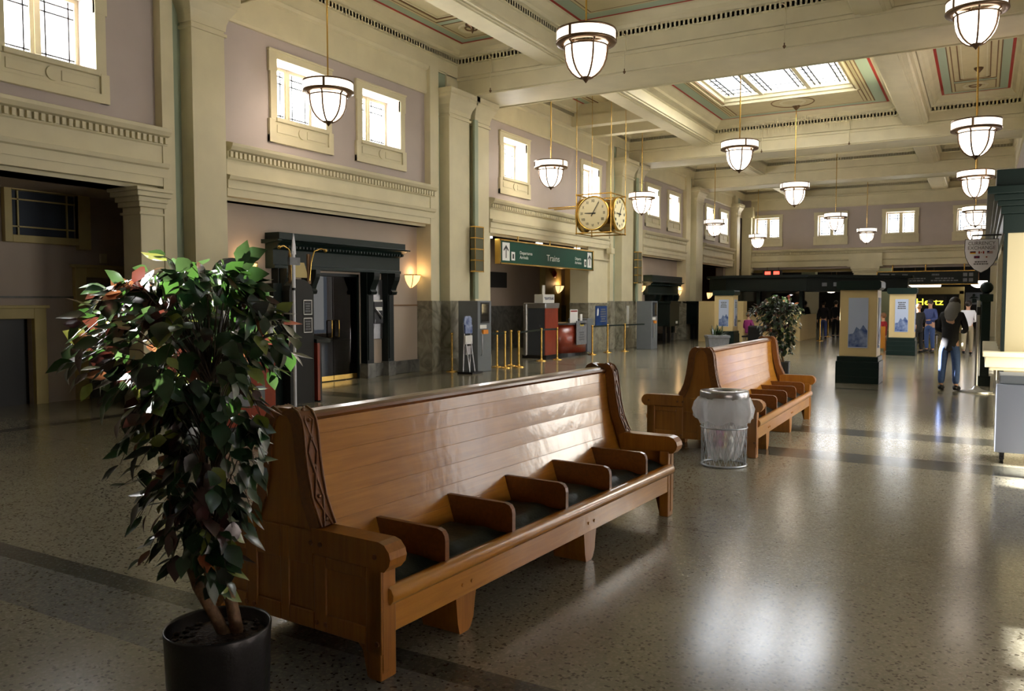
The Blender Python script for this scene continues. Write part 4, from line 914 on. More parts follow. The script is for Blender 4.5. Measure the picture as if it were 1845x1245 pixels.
# glazed double door
gd = thing('glass_double_door', 'pair of dark glass doors with brass kick plates in the green doorway', 'door', (XL - 0.05, 12.36, 0))
m = MB(); m.box(-0.05, 0.03, 0.0, 0.05, 0, 2.3); m.box(-0.05, 0.03, 1.57, 1.62, 0, 2.3); m.box(-0.05, 0.03, 0, 1.62, 2.24, 2.3); m.build('door_frame', M['dkgreen2'], gd)
for k, (a, b) in enumerate(((0.06, 0.8), (0.82, 1.56))):
    m = MB(); m.box(-0.02, 0.0, a, b, 0.12, 2.23); l = m.build('door_leaf', M['darkglass'], gd)
    m = MB(); m.box(-0.03, 0.012, a, b, 0.02, 0.12); m.build('kick_plate', M['brass'], l)
    y = b - 0.1 if k == 0 else a + 0.1
    m = MB(); m.tube([(0.0, y, 0.95), (0.07, y, 0.95), (0.07, y, 1.3), (0.0, y, 1.3)], 0.014, 8); m.build('pull_handle', M['brass'], l)
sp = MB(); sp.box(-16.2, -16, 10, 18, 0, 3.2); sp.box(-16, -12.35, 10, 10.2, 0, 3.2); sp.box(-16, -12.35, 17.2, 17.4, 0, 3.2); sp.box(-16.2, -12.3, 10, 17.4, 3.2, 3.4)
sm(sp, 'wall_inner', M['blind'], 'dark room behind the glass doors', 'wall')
t = thing('white_edged_poster_frame', 'white-edged poster frame seen through the glass doors', 'poster', (-12.9, 13.05, 0.95)); m = MB(); m.box(-0.03, 0, 0, 0.62, 0, 1.0); m.build('poster', M['poster_dark'], t)
m = MB(); m.box(-0.02, 0.012, -0.03, 0.0, 0, 1.03); m.box(-0.02, 0.012, 0, 0.62, 1.0, 1.03); m.build('frame_edge', M['whitecloth'], t)  # white strips along one side and the top of the poster
m = MB(); m.box(-0.05, -0.02, 0.1, 0.14, -0.95, 0); m.box(-0.05, -0.02, 0.48, 0.52, -0.95, 0); m.build('stand_leg', M['black'], t)
# payphone panel between the two right pilasters
t = thing('pay_phone', 'silver pay phone panel between the right pilasters of the green doorway', 'telephone', (XL, 14.27, 0))
m = MB(); m.box(0, 0.05, 0, 0.44, 0.85, 2.2); m.build('backboard', M['steel'], t, bevel=0.01); m = MB(); m.box(0.05, 0.12, 0.06, 0.38, 1.2, 1.7); m.build('phone_body', M['black'], t, bevel=0.01)
m = MB(); m.box(0.05, 0.1, 0.06, 0.38, 1.66, 1.74); m.box(0.121, 0.125, 0.1, 0.34, 1.5, 1.58); m.build('label_plate', M['white'], t)
m = MB(); m.tube([(0.12, 0.3, 1.3), (0.16, 0.28, 1.36), (0.16, 0.12, 1.5), (0.12, 0.1, 1.54)], 0.018, 8); m.tube([(0.12, 0.1, 1.3), (0.1, 0.06, 1.05), (0.08, 0.04, 0.95)], 0.008, 6); m.build('handset', M['steel'], t)
# wall bell and sconces
def bell(loc, lab, r=0.11, axis='x'):
    t = thing('fire_bell', lab, 'bell', loc); m = MB(); m.lathe([(r * 0.9, 0.0), (r, 0.02), (r * 0.9, 0.05), (r * 0.5, 0.085), (0.01, 0.095)], seg=24); o = m.build('gong', M['red'], t, rot=(0, PI / 2, 0))
    m = MB(); m.lathe([(0.02, 0.09), (0.022, 0.105), (0.001, 0.11)], seg=10); m.build('hub', M['bronze'], t, rot=(0, PI / 2, 0)); return t
bell((XL + 0.0, 15.38, 2.86), 'small red fire bell at the right end of the green doorway cornice'); bell((-14.75, 28.95, 2.8), 'round dark red fire bell on the vestibule pilaster', 0.16); bell((-11.53, 37.6, 2.85), 'tiny red fire bell on the far left pilaster', 0.1)
def sconce(x, y, z, lab):
    t = thing('wall_sconce', lab, 'wall lamp', (x, y, z), 0, 'lit half-bowl wall sconces')
    m = MB(); n_ = 12; prof = [(0.24, 0.14), (0.23, 0.08), (0.2, 0.0), (0.14, -0.08), (0.07, -0.14), (0.01, -0.18)]; vs = []
    for r, zz in prof:
        for k in range(n_ + 1):
            a = -PI / 2 + PI * k / n_; vs.append((r * math.cos(a), r * math.sin(a), zz))
    m.add(vs, [(i * (n_ + 1) + k, i * (n_ + 1) + k + 1, (i + 1) * (n_ + 1) + k + 1, (i + 1) * (n_ + 1) + k) for i in range(len(prof) - 1) for k in range(n_)], 0, True); m.build('glass_shade', M['sconce'], t, recalc=False)
    m = MB(); m.tube([(0.245 * math.cos(-PI / 2 + PI * k / 12), 0.245 * math.sin(-PI / 2 + PI * k / 12), 0.14) for k in range(13)], 0.012, 6)
    for a in (-0.7, 0.7): m.tube([(r * math.cos(a) * 1.03, r * math.sin(a) * 1.03, zz) for r, zz in prof], 0.009, 5)
    m.box(-0.02, 0.0, -0.06, 0.06, -0.15, 0.12); m.build('bracket', M['brass'], t)
    l = bpy.data.lights.new('sconce_light', 'POINT'); l.energy = SCON_E; l.color = (1, 0.62, 0.3); l.shadow_soft_size = 0.06; o = bpy.data.objects.new('sconce_light', l); COL.objects.link(o); o.parent = t; o.location = (0.13, 0, 0.22)
for x, y, z, lab in ((XL, 15.85, 2.2, 'lit wall sconce right of the glass doorway in the second bay'), (XL, 10.72, 2.28, 'lit wall sconce left of the green doorway, behind the arched booth'), (-14.75, 29.3, 2.2, 'lit wall sconce on the vestibule pilaster behind the silver podium'),
                     (XL, 31.05, 2.2, 'lit wall sconce left of the fourth bay green doorway'), (XL, 35.58, 2.05, 'lit wall sconce right of the fourth bay green doorway'), (-11.6, 39.3, 2.0, 'lit wall sconce under the red digits at the far left')):
    sconce(x, y, z, lab)
# second green doorway, bay 4
doorway('green_doorway', 'dark green classical doorway of the fourth bay behind the second grey machine', 31.3, 35.3, 1.98, 2.72, [(0.3, 0.6), (1.0, 1.2), (2.6, 2.8), (3.3, 3.55)])
t = thing('hooded_phone_booth', 'dark green hooded phone bay standing before the fourth bay doorway', 'phone booth', (-11.2, 31.6, 0))
def hood(t):
    m = MB(); m.box(-0.35, 0.35, 0, 1.3, 1.62, 1.72); m.box(-0.3, 0.3, 0.06, 1.24, 0.7, 1.62); m.build('hood', M['dkgreen2'], t, bevel=0.01)
    for y in (0.25, 0.8): m = MB(); m.box(-0.06, 0.06, y, y + 0.14, 0, 0.7); m.build('leg', M['black'], t)
    m = MB(); m.box(0.3, 0.32, 0.8, 1.0, 0.8, 0.9); m.build('label_plate', M['white'], t)
hood(t)
t = thing('hooded_phone_booth', 'dark green hooded phone bay left of the cream counter, right of the doorway', 'phone booth', (-11.3, 35.6, 0)); hood(t)

# ================================================================== GREY TICKET MACHINES
def machine(loc, lab, rz=0.0):
    t = thing('ticket_machine', lab, 'machine', loc, rz, 'grey free-standing machines')   # front looks to -Y of its own frame turned by rz
    m = MB(); m.box(-0.28, 0.28, -0.62, 0.0, 0.0, 0.0 + 1.72); m.build('cabinet', M['grey_paint'], t, bevel=0.01)
    m = MB(); m.box(0.0, 0.29, -0.50, -0.10, 1.18, 1.68); m.build('screen_recess', M['black'], t)
    m = MB(); m.box(0.285, 0.295, -0.46, -0.14, 1.22, 1.64); m.build('screen', M['screen'], t)
    m = MB(); m.box(0.28, 0.33, -0.44, -0.22, 0.92, 1.02); m.build('orange_slot', M['orange'], t)
    m = MB(); m.tube([(0.3, -0.5, 0.95), (0.33, -0.5, 0.9), (0.33, -0.5, 0.45), (0.3, -0.5, 0.4)], 0.015, 8); m.build('handle', M['steel'], t)
    m = MB(); m.box(0.28, 0.3, -0.55, -0.25, 1.05, 1.14); m.build('label_plate', M['white'], t)
    return t
machine((-10.72, 17.1, 0), 'grey ticket machine with black screen left of the Trains opening')
machine((-10.45, 28.2, 0), 'grey ticket machine farther off, right of the poster wall')
# leaflet rack
t = thing('leaflet_rack', 'narrow folding metal leaflet rack leaning by the near grey machine', 'rack', (-10.55, 16.0, 0))
m = MB(); 
for y in (0, 0.28): m.tube([(0, y, 0.05), (0.0, y + 0.05, 0.9), (0, y + 0.03, 1.2)], 0.02, 6)
for y in (0.04, 0.26): m.tube([(0.16, y, 0.05), (0.02, y + 0.02, 0.9)], 0.018, 6)
m.build('frame', M['steel'], t)
for k, z in enumerate((0.45, 0.7, 0.95)):
    m = MB(); m.box(0.02, 0.06, 0.02, 0.32, z, z + 0.2); m.build('leaflet_tray', [M['steel'], M['white'], M['poster_dark']][k], t)
m = MB(); m.prism([(0.02, 1.15), (0.34, 1.15), (0.34, 1.3), (0.28, 1.36), (0.08, 1.36), (0.02, 1.3)], 'x', 0.0, 0.03); m.build('header', M['poster_dark'], t)
m = MB(); m.box(-0.12, 0.3, -0.06, 0.4, 0, 0.05); m.build('base', M['black'], t)

# ================================================================== STANCHIONS
def stanchion(loc, lab, mt='brass', h=0.95):
    t = thing('stanchion', lab, 'barrier post', (loc[0], loc[1], 0), 0, 'brass barrier posts with green belts')
    m = MB(); m.cyl(0, 0, 0.03, h - 0.06, 0.028, 14); m.lathe([(0.03, h - 0.06), (0.036, h - 0.05), (0.036, h - 0.01), (0.02, h), (0.002, h)], seg=14); m.build('post', M[mt], t)
    m = MB(); m.lathe([(0.15, 0.0), (0.15, 0.012), (0.1, 0.03), (0.035, 0.045), (0.03, 0.08)], seg=24); m.build('base', M[mt], t); return t
ST = [(-10.88, 18.1), (-10.55, 17.95), (-10.78, 18.65), (-10.4, 18.4), (-10.9, 20.6), (-10.75, 21.3), (-10.8, 23.9), (-10.83, 25.2), (-10.58, 26.1)]
SL = ['brass post, leftmost of the cluster beside the near grey machine', 'brass post at the front of the cluster by the near grey machine', 'brass post at the back of the cluster by the near grey machine', 'brass post, rightmost of the cluster by the near grey machine',
      'brass post in front of the silver podium, the left of two', 'brass post in front of the red counter, the right of two', 'brass post before the blue poster, first from the left', 'brass post right under the blue poster edge, second of three', 'brass post nearest the farther grey machine']
for p, l in zip(ST, SL): stanchion(p, l)
stanchion((-11.1, 16.35), 'brass post standing left of the leaflet rack')
def belt(a, b, lab, z=0.9):
    m = MB(); m.box(0, 1, -0.004, 0.004, -0.025, 0.025); d = Vector(b) - Vector(a); o = m.build('barrier_belt', M['dkgreen'], loc=(a[0], a[1], z), rot=(0, 0, math.atan2(d.y, d.x)))
    for v in o.data.vertices: v.co.x *= d.length; v.co.z -= 0.02 * 0
    tag(o, lab, 'belt', 'green barrier belts')
belt(ST[3], ST[4], 'green belt between the near post cluster and the podium posts'); belt(ST[4], ST[5], 'short green belt between the two podium posts'); belt(ST[6], ST[7], 'green belt before the blue poster'); belt(ST[7], ST[8], 'green belt between the second and third posts before the marble wall')
belt(ST[8], (-10.4, 27.5), 'green belt running from the last post to the farther grey machine'); belt((-10.5, 17.15), ST[1], 'green belt from the near grey machine to the post cluster')

# ================================================================== PODIUM AND COUNTER
t = thing('ticket_podium', 'tall silver and cherry podium topped with the train company sign', 'podium', (-11.6, 21.5, 0))
m = MB(); m.box(-0.35, 0.35, 0.0, 0.85, 0.1, 1.5); m.build('cabinet', M['redwood'], t)
m = MB(); m.tube([(-0.3, 0.0, 0.08), (-0.3, 0.0, 1.62)], 0.08, 16); m.box(-0.36, 0.38, -0.04, 0.9, 1.5, 1.66); m.build('silver_casing', M['steel'], t, bevel=0.02)
m = MB(); m.box(-0.33, 0.33, -0.02, 0.0, 0.1, 1.5); m.build('side_panel', M['greyblue'], t)
m = MB(); m.box(-0.4, 0.42, -0.06, 0.92, 0.0, 0.1); m.build('plinth', M['black'], t)
m = MB(); m.box(-0.1, 0.2, 0.15, 0.9, 1.66, 1.92); sg = m.build('sign_box', M['white'], t, bevel=0.008)
text('AMTRAK', 0.12, M['navy'], sg, (0.205, 0.6, 1.79), RX, sx=1.05)
m = MB()
for k in range(3): m.prism([(0.22 + k * 0.035, 1.83 - k * 0.03), (0.36, 1.83 - k * 0.03), (0.33, 1.81 - k * 0.03), (0.24 + k * 0.035, 1.81 - k * 0.03)], 'x', 0.201, 0.205)
m.build('emblem', M['navy'], sg)
m = MB(); m.box(0.0, 0.03, 0.45, 0.6, 1.92, 2.2); m.build('card_holder', M['white'], t)
t = thing('cherry_counter', 'low curved cherry wood ticket counter beside the podium', 'counter', (-11.55, 22.5, 0))
m = MB(); m.lathe([(0.01, 0.1), (0.95, 0.1), (0.95, 0.98), (0.01, 0.98)], (0, 0.95, 0), 40, 0, True, 0.62, 1.0); m.build('curved_front', M['redwood'], t)
m = MB(); m.lathe([(0.01, 0.98), (1.0, 0.98), (1.0, 1.03), (0.01, 1.03)], (0, 0.95, 0), 40, 0, False, 0.64, 1.0); m.build('worktop', M['black'], t)
m = MB(); m.lathe([(0.01, 0.0), (0.98, 0.0), (0.98, 0.1), (0.01, 0.1)], (0, 0.95, 0), 40, 0, False, 0.64, 1.0); m.build('plinth', M['black'], t)
m = MB(); m.box(-0.3, 0.42, 1.75, 2.2, 0.05, 1.15); m.build('grey_end', M['grey_paint'], t, bevel=0.03)
t = thing('counter_notice', 'grey notice sheet with yellow logo hung on the cherry counter front', 'sign', (-10.93, 23.0, 0)); m = MB(); m.box(-0.02, 0.0, 0, 0.75, 0.35, 1.1); m.build('sheet', M['concrete'], t)
text('VIA', 0.16, M['yellow'], t, (0.004, 0.38, 0.97), RX, sx=1.3); lines(4, 0.5, 0.3, M['grey_text'], t, (0.001, 0.38, 0.62), 'x', 3)
t = thing('framed_notice', 'white framed notice with red heading on the cherry counter', 'sign', (-11.2, 23.1, 1.03)); m = MB(); m.box(-0.02, 0.0, 0, 0.55, 0, 0.42); m.build('sheet', M['white'], t); m = MB(); m.box(0, 0.004, 0.04, 0.51, 0.35, 0.39); m.build('red_heading', M['red'], t)
t = thing('card_holder', 'small white card holder right of the framed notice', 'holder', (-11.2, 23.85, 1.03)); m = MB(); m.box(-0.03, 0.0, 0, 0.15, 0, 0.27); m.box(-0.06, 0.03, -0.02, 0.17, 0, 0.02); m.build('card', M['white'], t)
t = thing('blue_wall_poster', 'blue poster with white figure on the marble pier', 'poster', (-11.6, 25.9, 0)); m = MB(); m.box(0.0, 0.03, 0, 0.95, 0.85, 1.55); m.build('sheet', M['blue_poster'], t)
m = MB(); m.prism([(0.08, 1.2), (0.2, 1.22), (0.24, 1.4), (0.18, 1.48), (0.1, 1.42)], 'x', 0.03, 0.034); m.build('white_figure', M['white'], t); lines(6, 0.5, 0.5, M['concrete'], t, (0.031, 0.62, 1.22), 'x', 4)
m = MB(); m.box(0.0, 0.03, 0, 0.18, 0.75, 1.55); tag(m.build('white_notice_strip', M['white'], loc=(-11.33, 28.1, 0)), 'tall narrow white notice on the marble pilaster', 'sign')

# ================================================================== SIGNS OVERHEAD
t = thing('trains_sign', 'long green overhead sign reading Trains with white arrows', 'sign', (-11.5, 19.3, 2.78))
m = MB(); m.box(-0.12, 0.0, 0, 6.1, 0.0, 0.6); m.build('sign_face', M['sign_green'], t)
m = MB()
for a in ((-0.13, 0.03, -0.04, 6.14, -0.04, 0.0), (-0.13, 0.03, -0.04, 6.14, 0.6, 0.64), (-0.13, 0.03, -0.06, 0.0, -0.04, 0.64), (-0.13, 0.03, 6.1, 6.16, -0.04, 0.64)): m.box(*a)
m.build('brass_frame', M['brass'], t)
for y0, y1, w in ((0.12, 0.52, 0), (5.72, 6.04, 0)):
    m = MB(); m.box(0, 0.006, y0, y1, 0.06, 0.56); p = m.build('arrow_panel', M['white'], t); m = MB(); m.prism(arrow_mb((y0 + y1) / 2, 0.31, 0.36, 0.018), 'x', 0.006, 0.01); m.build('arrow', M['black'], p)
for y0, y1 in ((0.62, 0.82), (5.46, 5.62)):
    m = MB(); m.box(0, 0.006, y0, y1, 0.08, 0.32); p = m.build('pictogram_panel', M['white'], t); m = MB(); m.box(0.006, 0.01, (y0 + y1) / 2 - .04, (y0 + y1) / 2 + .04, 0.13, 0.26); m.build('pictogram', M['black'], p)
text('Trains', 0.27, M['white'], t, (0.004, 3.2, 0.24), RX, sx=1.3); text('Departures\nArrivals', 0.13, M['white'], t, (0.004, 1.1, 0.25), RX, 'LEFT', sx=1.25); text('Départs\nArrivées', 0.13, M['white'], t, (0.004, 4.75, 0.25), RX, 'LEFT', sx=1.1)
for y in (1.1, 3.1, 5.0): m = MB(); m.tube([(-0.06, y, 0.6), (-0.06, y, 0.78)], 0.02, 6); m.build('hanger', M['brass'], t)
for k, y in enumerate((18.95, 21.9, 24.6)):
    t = thing('strip_lamp', 'small lit strip lamp above the Trains sign, %s of three' % ('leftmost', 'middle', 'rightmost')[k], 'lamp', (-11.75, y, 3.44), 0, 'lit strips above the Trains sign'); m = MB(); m.box(-0.04, 0.04, 0, 0.3, 0, 0.05); m.build('lit_tube', M['tube'], t); m = MB(); m.box(-0.05, 0.05, -0.03, 0.33, 0.05, 0.08); m.build('housing', M['bronze'], t)
t = thing('service_sign', 'dark overhead sign with white arrow and pictograms before the far right opening', 'sign', (-4.7, 45.72, 2.58))
m = MB(); m.box(0, 4.5, 0, 0.12, 0, 0.62); m.build('sign_face', M['dkgreen2'], t); m = MB(); m.box(-0.04, 4.54, -0.01, 0.13, -0.04, 0); m.box(-0.04, 4.54, -0.01, 0.13, 0.62, 0.66); m.box(-0.04, 0, -0.01, 0.13, -0.04, 0.66); m.build('brass_frame', M['brass'], t)
m = MB(); m.box(0.12, 0.55, -0.005, 0, 0.06, 0.52); p = m.build('arrow_panel', M['concrete'], t); m = MB(); m.prism(arrow_mb(0.335, 0.29, 0.34, 0.02), 'y', -0.01, -0.005); m.build('arrow', M['black'], p)
for a in ((0.65, 0.82, 0.36, 0.52), (0.65, 1.02, 0.08, 0.22), (3.85, 4.03, 0.36, 0.53), (4.1, 4.28, 0.36, 0.53), (3.85, 4.03, 0.1, 0.27), (4.1, 4.28, 0.1, 0.27)): m = MB(); m.box(a[0], a[1], -0.006, 0, a[2], a[3]); m.build('pictogram_panel', M['concrete'], t)
lines(1, 0.3, 0.16, M['concrete'], t, (1.28, -0.001, 0.46), 'y', 5); lines(2, 1.1, 0.22, M['concrete'], t, (1.7, -0.001, 0.22), 'y', 6); lines(1, 0.45, 0.16, M['concrete'], t, (2.65, -0.001, 0.46), 'y', 7); lines(2, 1.2, 0.22, M['concrete'], t, (3.05, -0.001, 0.22), 'y', 8)
for x in (0.7, 2.2, 3.9): m = MB(); m.tube([(x, 0.06, 0.62), (x, 0.06, 0.98)], 0.035, 8); m.build('hanger', M['brass'], t)
# red digits above the far left opening
t = thing('red_digit_display', 'two glowing red digit boards in the far left opening', 'display', (-10.45, 45.6, 3.1)); m = MB(); m.box(0, 1.0, 0, 0.2, 0, 0.3); m.build('case', M['black'], t)
for x in (0.2, 0.8): m = MB(); m.tube([(x, 0.2, 0.3), (x, 0.2, 0.47)], 0.015, 6); m.build('hanger', M['bronze'], t)
for x in (0.12, 0.58): m = MB(); m.box(x, x + 0.3, -0.01, 0, 0.07, 0.24); m.build('lit_digit', M['redlamp'], t)

# ================================================================== CUBE CLOCK
t = thing('cube_clock', 'hanging brass cage clock with cream roman-numeral dials', 'clock', (-10.5, 22.05, 3.72)); S = 1.1; h = 1.13
m = MB()
P8 = [(x, y, z) for x in (0, S) for y in (0, S) for z in (0, h)]
for a in P8:
    for b in P8:
        if a < b and sum(1 for k in range(3) if a[k] != b[k]) == 1: m.tube([a, b], 0.02, 8)
for p in P8: m.ball(p, 0.035, 0, 8)
for y in (0.35, 0.75): m.tube([(0, y, 0.84), (-1.12, y, 0.84)], 0.02, 8)
m.build('cage', M['brass'], t)
ROM = ['XII', 'I', 'II', 'III', 'IIII', 'V', 'VI', 'VII', 'VIII', 'IX', 'X', 'XI']
def dial(origin, uax, nax):
    U = Vector(uax); N_ = Vector(nax); Z_ = Vector((0, 0, 1)); O_ = Vector(origin); rot = Matrix((U, Z_, N_)).transposed().to_euler()
    r = 0.47; m = MB(); m.lathe([(0.001, 0.0), (r, 0.0)], seg=48); d = m.build('dial', M['clockface'], t, loc=O_ + N_ * 0.045, rot=rot, recalc=False)
    m = MB(); m.lathe([(r * 0.97, -0.1), (r * 1.07, -0.08), (r * 1.09, 0.0), (r * 1.07, 0.04), (r * 1.02, 0.06), (r * 0.97, 0.02)], seg=48); m.build('bezel', M['brass'], t, loc=O_ + N_ * 0.02, rot=rot)
    for k, s in enumerate(ROM):
        a = PI / 2 - 2 * PI * k / 12; text(s, 0.115, M['black'], d, (r * 0.76 * math.cos(a), r * 0.76 * math.sin(a), 0.004), (0, 0, 0), name='numeral', sx=0.75)
    for (ang, L, w, tail) in ((PI / 2 - 2 * PI * (5.0 / 60), 0.36, 0.012, 0.1), (PI - 0.04 * 1, 0.25, 0.018, 0.09)):
        hm = MB(); c, s = math.cos(ang), math.sin(ang); px, py = -s * w, c * w
        hm.prism([(-c * tail + px, -s * tail + py), (-c * tail - px, -s * tail - py), (c * L - px * .5, s * L - py * .5), (c * L * 1.03, s * L * 1.03), (c * L + px * .5, s * L + py * .5)], 'z', 0.01, 0.018); hm.build('clock_hand', M['black'], d)
dial((S / 2, 0.0, h / 2), (1, 0, 0), (0, -1, 0)); dial((S, S / 2, h / 2), (0, 1, 0), (1, 0, 0)); dial((S / 2, S, h / 2), (-1, 0, 0), (0, 1, 0)); dial((0, S / 2, h / 2), (0, -1, 0), (-1, 0, 0))
m = MB(); m.box(0.15, S - 0.15, 0.06, S - 0.06, 0.25, h - 0.25); m.build('movement_case', M['brass'], t)
m = MB()
for x, y in ((0.0, 0.0), (S, 0.0), (0, S), (S, S)): m = MB(); m.tube([(x, y, h), (x, y, 4.26)], 0.009, 6); m.build('hanging_rod', M['brass'], t)
t = thing('wall_camera', 'small white box fixture below the clock on the entablature end', 'fixture', (-11.5, 26.6, 3.38)); m = MB(); m.box(0, 0.2, 0, 0.3, 0, 0.2); m.build('box', M['cream'], t, bevel=0.02); m = MB(); m.tube([(0.1, 0.15, 0.2), (0.1, 0.15, 0.35)], 0.02, 8); m.build('arm', M['cream'], t)

# ================================================================== COLUMN SPEAKERS
def speaker(y, z0, z1, lab, w=0.4):
    t = thing('column_speaker', lab, 'loudspeaker', (-11.3, y, z0), 0, 'tall banded column loudspeakers'); h = z1 - z0
    m = MB(); m.box(0, 0.14, 0, w, 0, h); m.build('grille_box', SPK, t, bevel=0.01)
    m = MB()
    for k in range(5): z = h * k / 4; m.box(-0.005, 0.15, -0.01, w + 0.01, z - 0.015, z + 0.015)
    m.box(0.14, 0.147, -0.008, 0.012, 0, h); m.box(0.14, 0.147, w - 0.012, w + 0.008, 0, h); m.build('brass_band', M['brass'], t)
    m = MB(); m.box(0.0, 0.06, w * 0.3, w * 0.7, h, 6.3 - z0); m.box(0.0, 0.06, w * 0.3, w * 0.7, -0.7, 0); m.build('conduit', M['sage'], t)
SPK = mat('grey_green_grille_cloth', srgb(98, 98, 78), 0.9, bump=0.6, bscale=200)
speaker(17.5, 2.47, 3.6, 'grey-green column loudspeaker above the near grey machine'); speaker(28.75, 2.4, 3.55, 'grey-green column loudspeaker right of the cube clock')

# ================================================================== POSTER PILLARS
def pillar(x, y, lab, rz=0.0, big=1.0, txt=True):
    t = thing('poster_pillar', lab, 'pillar', (x, y, 0), rz, 'cream and green poster pillars')
    m = MB(); m.box(-0.42, 0.42, -0.42, 0.42, 0, 0.46); m.box(-0.40, 0.40, -0.40, 0.40, 0.46, 0.56); m.box(-0.425, 0.425, -0.425, 0.425, 0.13, 0.15); m.box(-0.425, 0.425, -0.425, 0.425, 0.3, 0.32); m.build('base', M['dkgreen'], t, bevel=0.012)
    m = MB(); m.box(-0.36, 0.36, -0.36, 0.36, 0.56, 1.94); m.build('shaft', M['poster_cream'], t, bevel=0.008)
    m = MB(); m.prism([(-0.38, 1.94), (0.38, 1.94), (0.43, 1.99), (0.43, 2.1), (0.4, 2.13), (-0.4, 2.13), (-0.43, 2.1), (-0.43, 1.99)], 'y', -0.42, 0.42); m.build('cap', M['dkgreen'], t, bevel=0.01)
    for f in (0, 1):
        m = MB(); m.box(-0.19, 0.19, -0.375, -0.36, 0.74, 1.78); p = m.build('poster', M['poster_blue'], t, rot=(0, 0, f * PI / 2 + 0))
        m = MB(); pts = [(-0.18, 0.76), (0.18, 0.76), (0.18, 1.1), (0.1, 1.22), (0.04, 1.12), (-0.03, 1.18), (-0.09, 1.04), (-0.18, 1.02)]
        m.prism(pts, 'y', -0.377, -0.375); m.build('mountain_print', M['poster_dark'], p)
        if txt: lines(4, 0.28, 0.24, M['grey_text'], p, (0, -0.376, 1.58), 'y', 9)
pillar(-2.22, 18.6, 'nearest cream poster pillar with blue mountain poster and dark green base', txt=False)
pillar(-2.2, 28.85, 'cream poster pillar beside the woman in black and the man in blue')
pillar(-8.66, 31.8, 'cream poster pillar at left beyond the stone planter')

# ================================================================== DARK TICKET BOOTH AT THE FAR LEFT
t = thing('ticket_booth', 'large dark green ticket booth with overhanging canopy at the far left', 'booth', (-10.45, 36.0, 0))
m = MB(); m.prism([(0.6, 0), (4.0, 0), (7.6, 3.6), (7.6, 4.4), (-0.3, 4.4), (-0.3, 0.6)], 'z', 2.15, 2.75); m.prism([(0.5, -0.15), (4.1, -0.15), (7.8, 3.55), (7.8, 4.5), (-0.4, 4.5), (-0.4, 0.5)], 'z', 2.72, 2.84); m.build('canopy', M['dkgreen2'], t, bevel=0.01)
m = MB(); m.box(-0.1, 3.7, 0.5, 4.4, 0, 1.15); m.build('counter_wall', M['poster_cream'], t, bevel=0.01)
m = MB(); m.box(-0.1, 3.8, 0.9, 4.4, 1.15, 2.15); m.build('window_band', M['screen'], t)
m = MB(); m.box(-0.15, 3.85, 0.35, 0.7, 1.12, 1.18); m.build('worktop', M['cream_dark'], t)
for x in (0.0, 1.8, 3.6): m = MB(); m.box(x, x + 0.12, 0.7, 0.85, 1.15, 2.15); m.build('mullion', M['dkgreen'], t)
m = MB(); m.box(4.55, 4.75, 0.5, 0.52, 2.35, 2.5); m.box(4.95, 5.3, 0.9, 0.92, 2.35, 2.52); m.build('letter_panel', M['concrete'], t)
t = thing('cream_counter', 'cream panelled counter right of the hooded phone bays', 'counter', (-10.5, 34.2, 0)); m = MB(); m.box(0, 1.9, 0, 0.6, 0, 1.72); m.build('panel', M['poster_cream'], t, bevel=0.01); m = MB(); m.tube([(0.9, -0.06, 0.92), (1.8, -0.06, 0.92)], 0.03, 8); m.build('rail', M['cream_dark'], t); m = MB(); m.box(1.2, 1.6, -0.012, 0, 1.2, 1.42); m.build('notice', M['white'], t)

# ================================================================== OBJECTS BY THE SECOND BAY
# tall dark arched display board with two gooseneck lamps and a pole
t = thing('arched_display_board', 'tall dark arched display board with gooseneck lamps before the green doorway', 'display board', (-9.95, 9.75, 0))
m = MB(); m.prism([(-0.03, 0), (0.52, 0), (0.52, 1.86), (0.48, 1.96), (0.4, 2.03), (0.3, 2.07), (0.2, 2.07), (0.1, 2.04), (0.0, 1.96), (-0.03, 1.88)], 'x', 0, 0.16); m.build('board', M['blind'], t, bevel=0.01)
m = MB(); m.box(-0.3, 0.0, -0.22, -0.03, 0, 2.0); m.build('side_wing', M['dkgreen2'], t)
m = MB(); m.prism([(0.08, 2.1), (0.5, 2.1), (0.4, 2.35), (0.17, 2.35)], 'x', 0.02, 0.08); m.build('crest', M['cream_dark'], t)
for y0, s in ((0.08, -1), (0.5, 1)):
    m = MB(); m.tube([(0.1, y0, 2.05), (0.12, y0 + s * 0.02, 2.35), (0.14, y0 + s * 0.08, 2.55), (0.16, y0 + s * 0.22, 2.6), (0.17, y0 + s * 0.3, 2.58)], 0.012, 6); m.ball((0.17, y0 + s * 0.32, 2.57), 0.03, 0, 8); m.build('gooseneck_lamp', M['brass'], t)
    m = MB(); m.box(0.07, 0.1, y0 - 0.035, y0 + 0.035, 2.0, 2.5); m.build('bracket_bar', M['bronze'], t)
for z in (1.18, 1.48): m = MB(); m.box(0.16, 0.166, 0.28, 0.48, z, z + 0.25); p = m.build('notice', M['black'], t); m = MB(); [m.box(0.166, 0.169, *q) for q in ((0.28, 0.48, z, z + .015), (0.28, 0.48, z + .235, z + .25), (0.28, 0.292, z, z + .25), (0.468, 0.48, z, z + .25))]; m.build('white_border', M['white'], p); lines(4, 0.15, 0.17, M['concrete'], p, (0.166, 0.38, z + 0.125), 'x', 10)
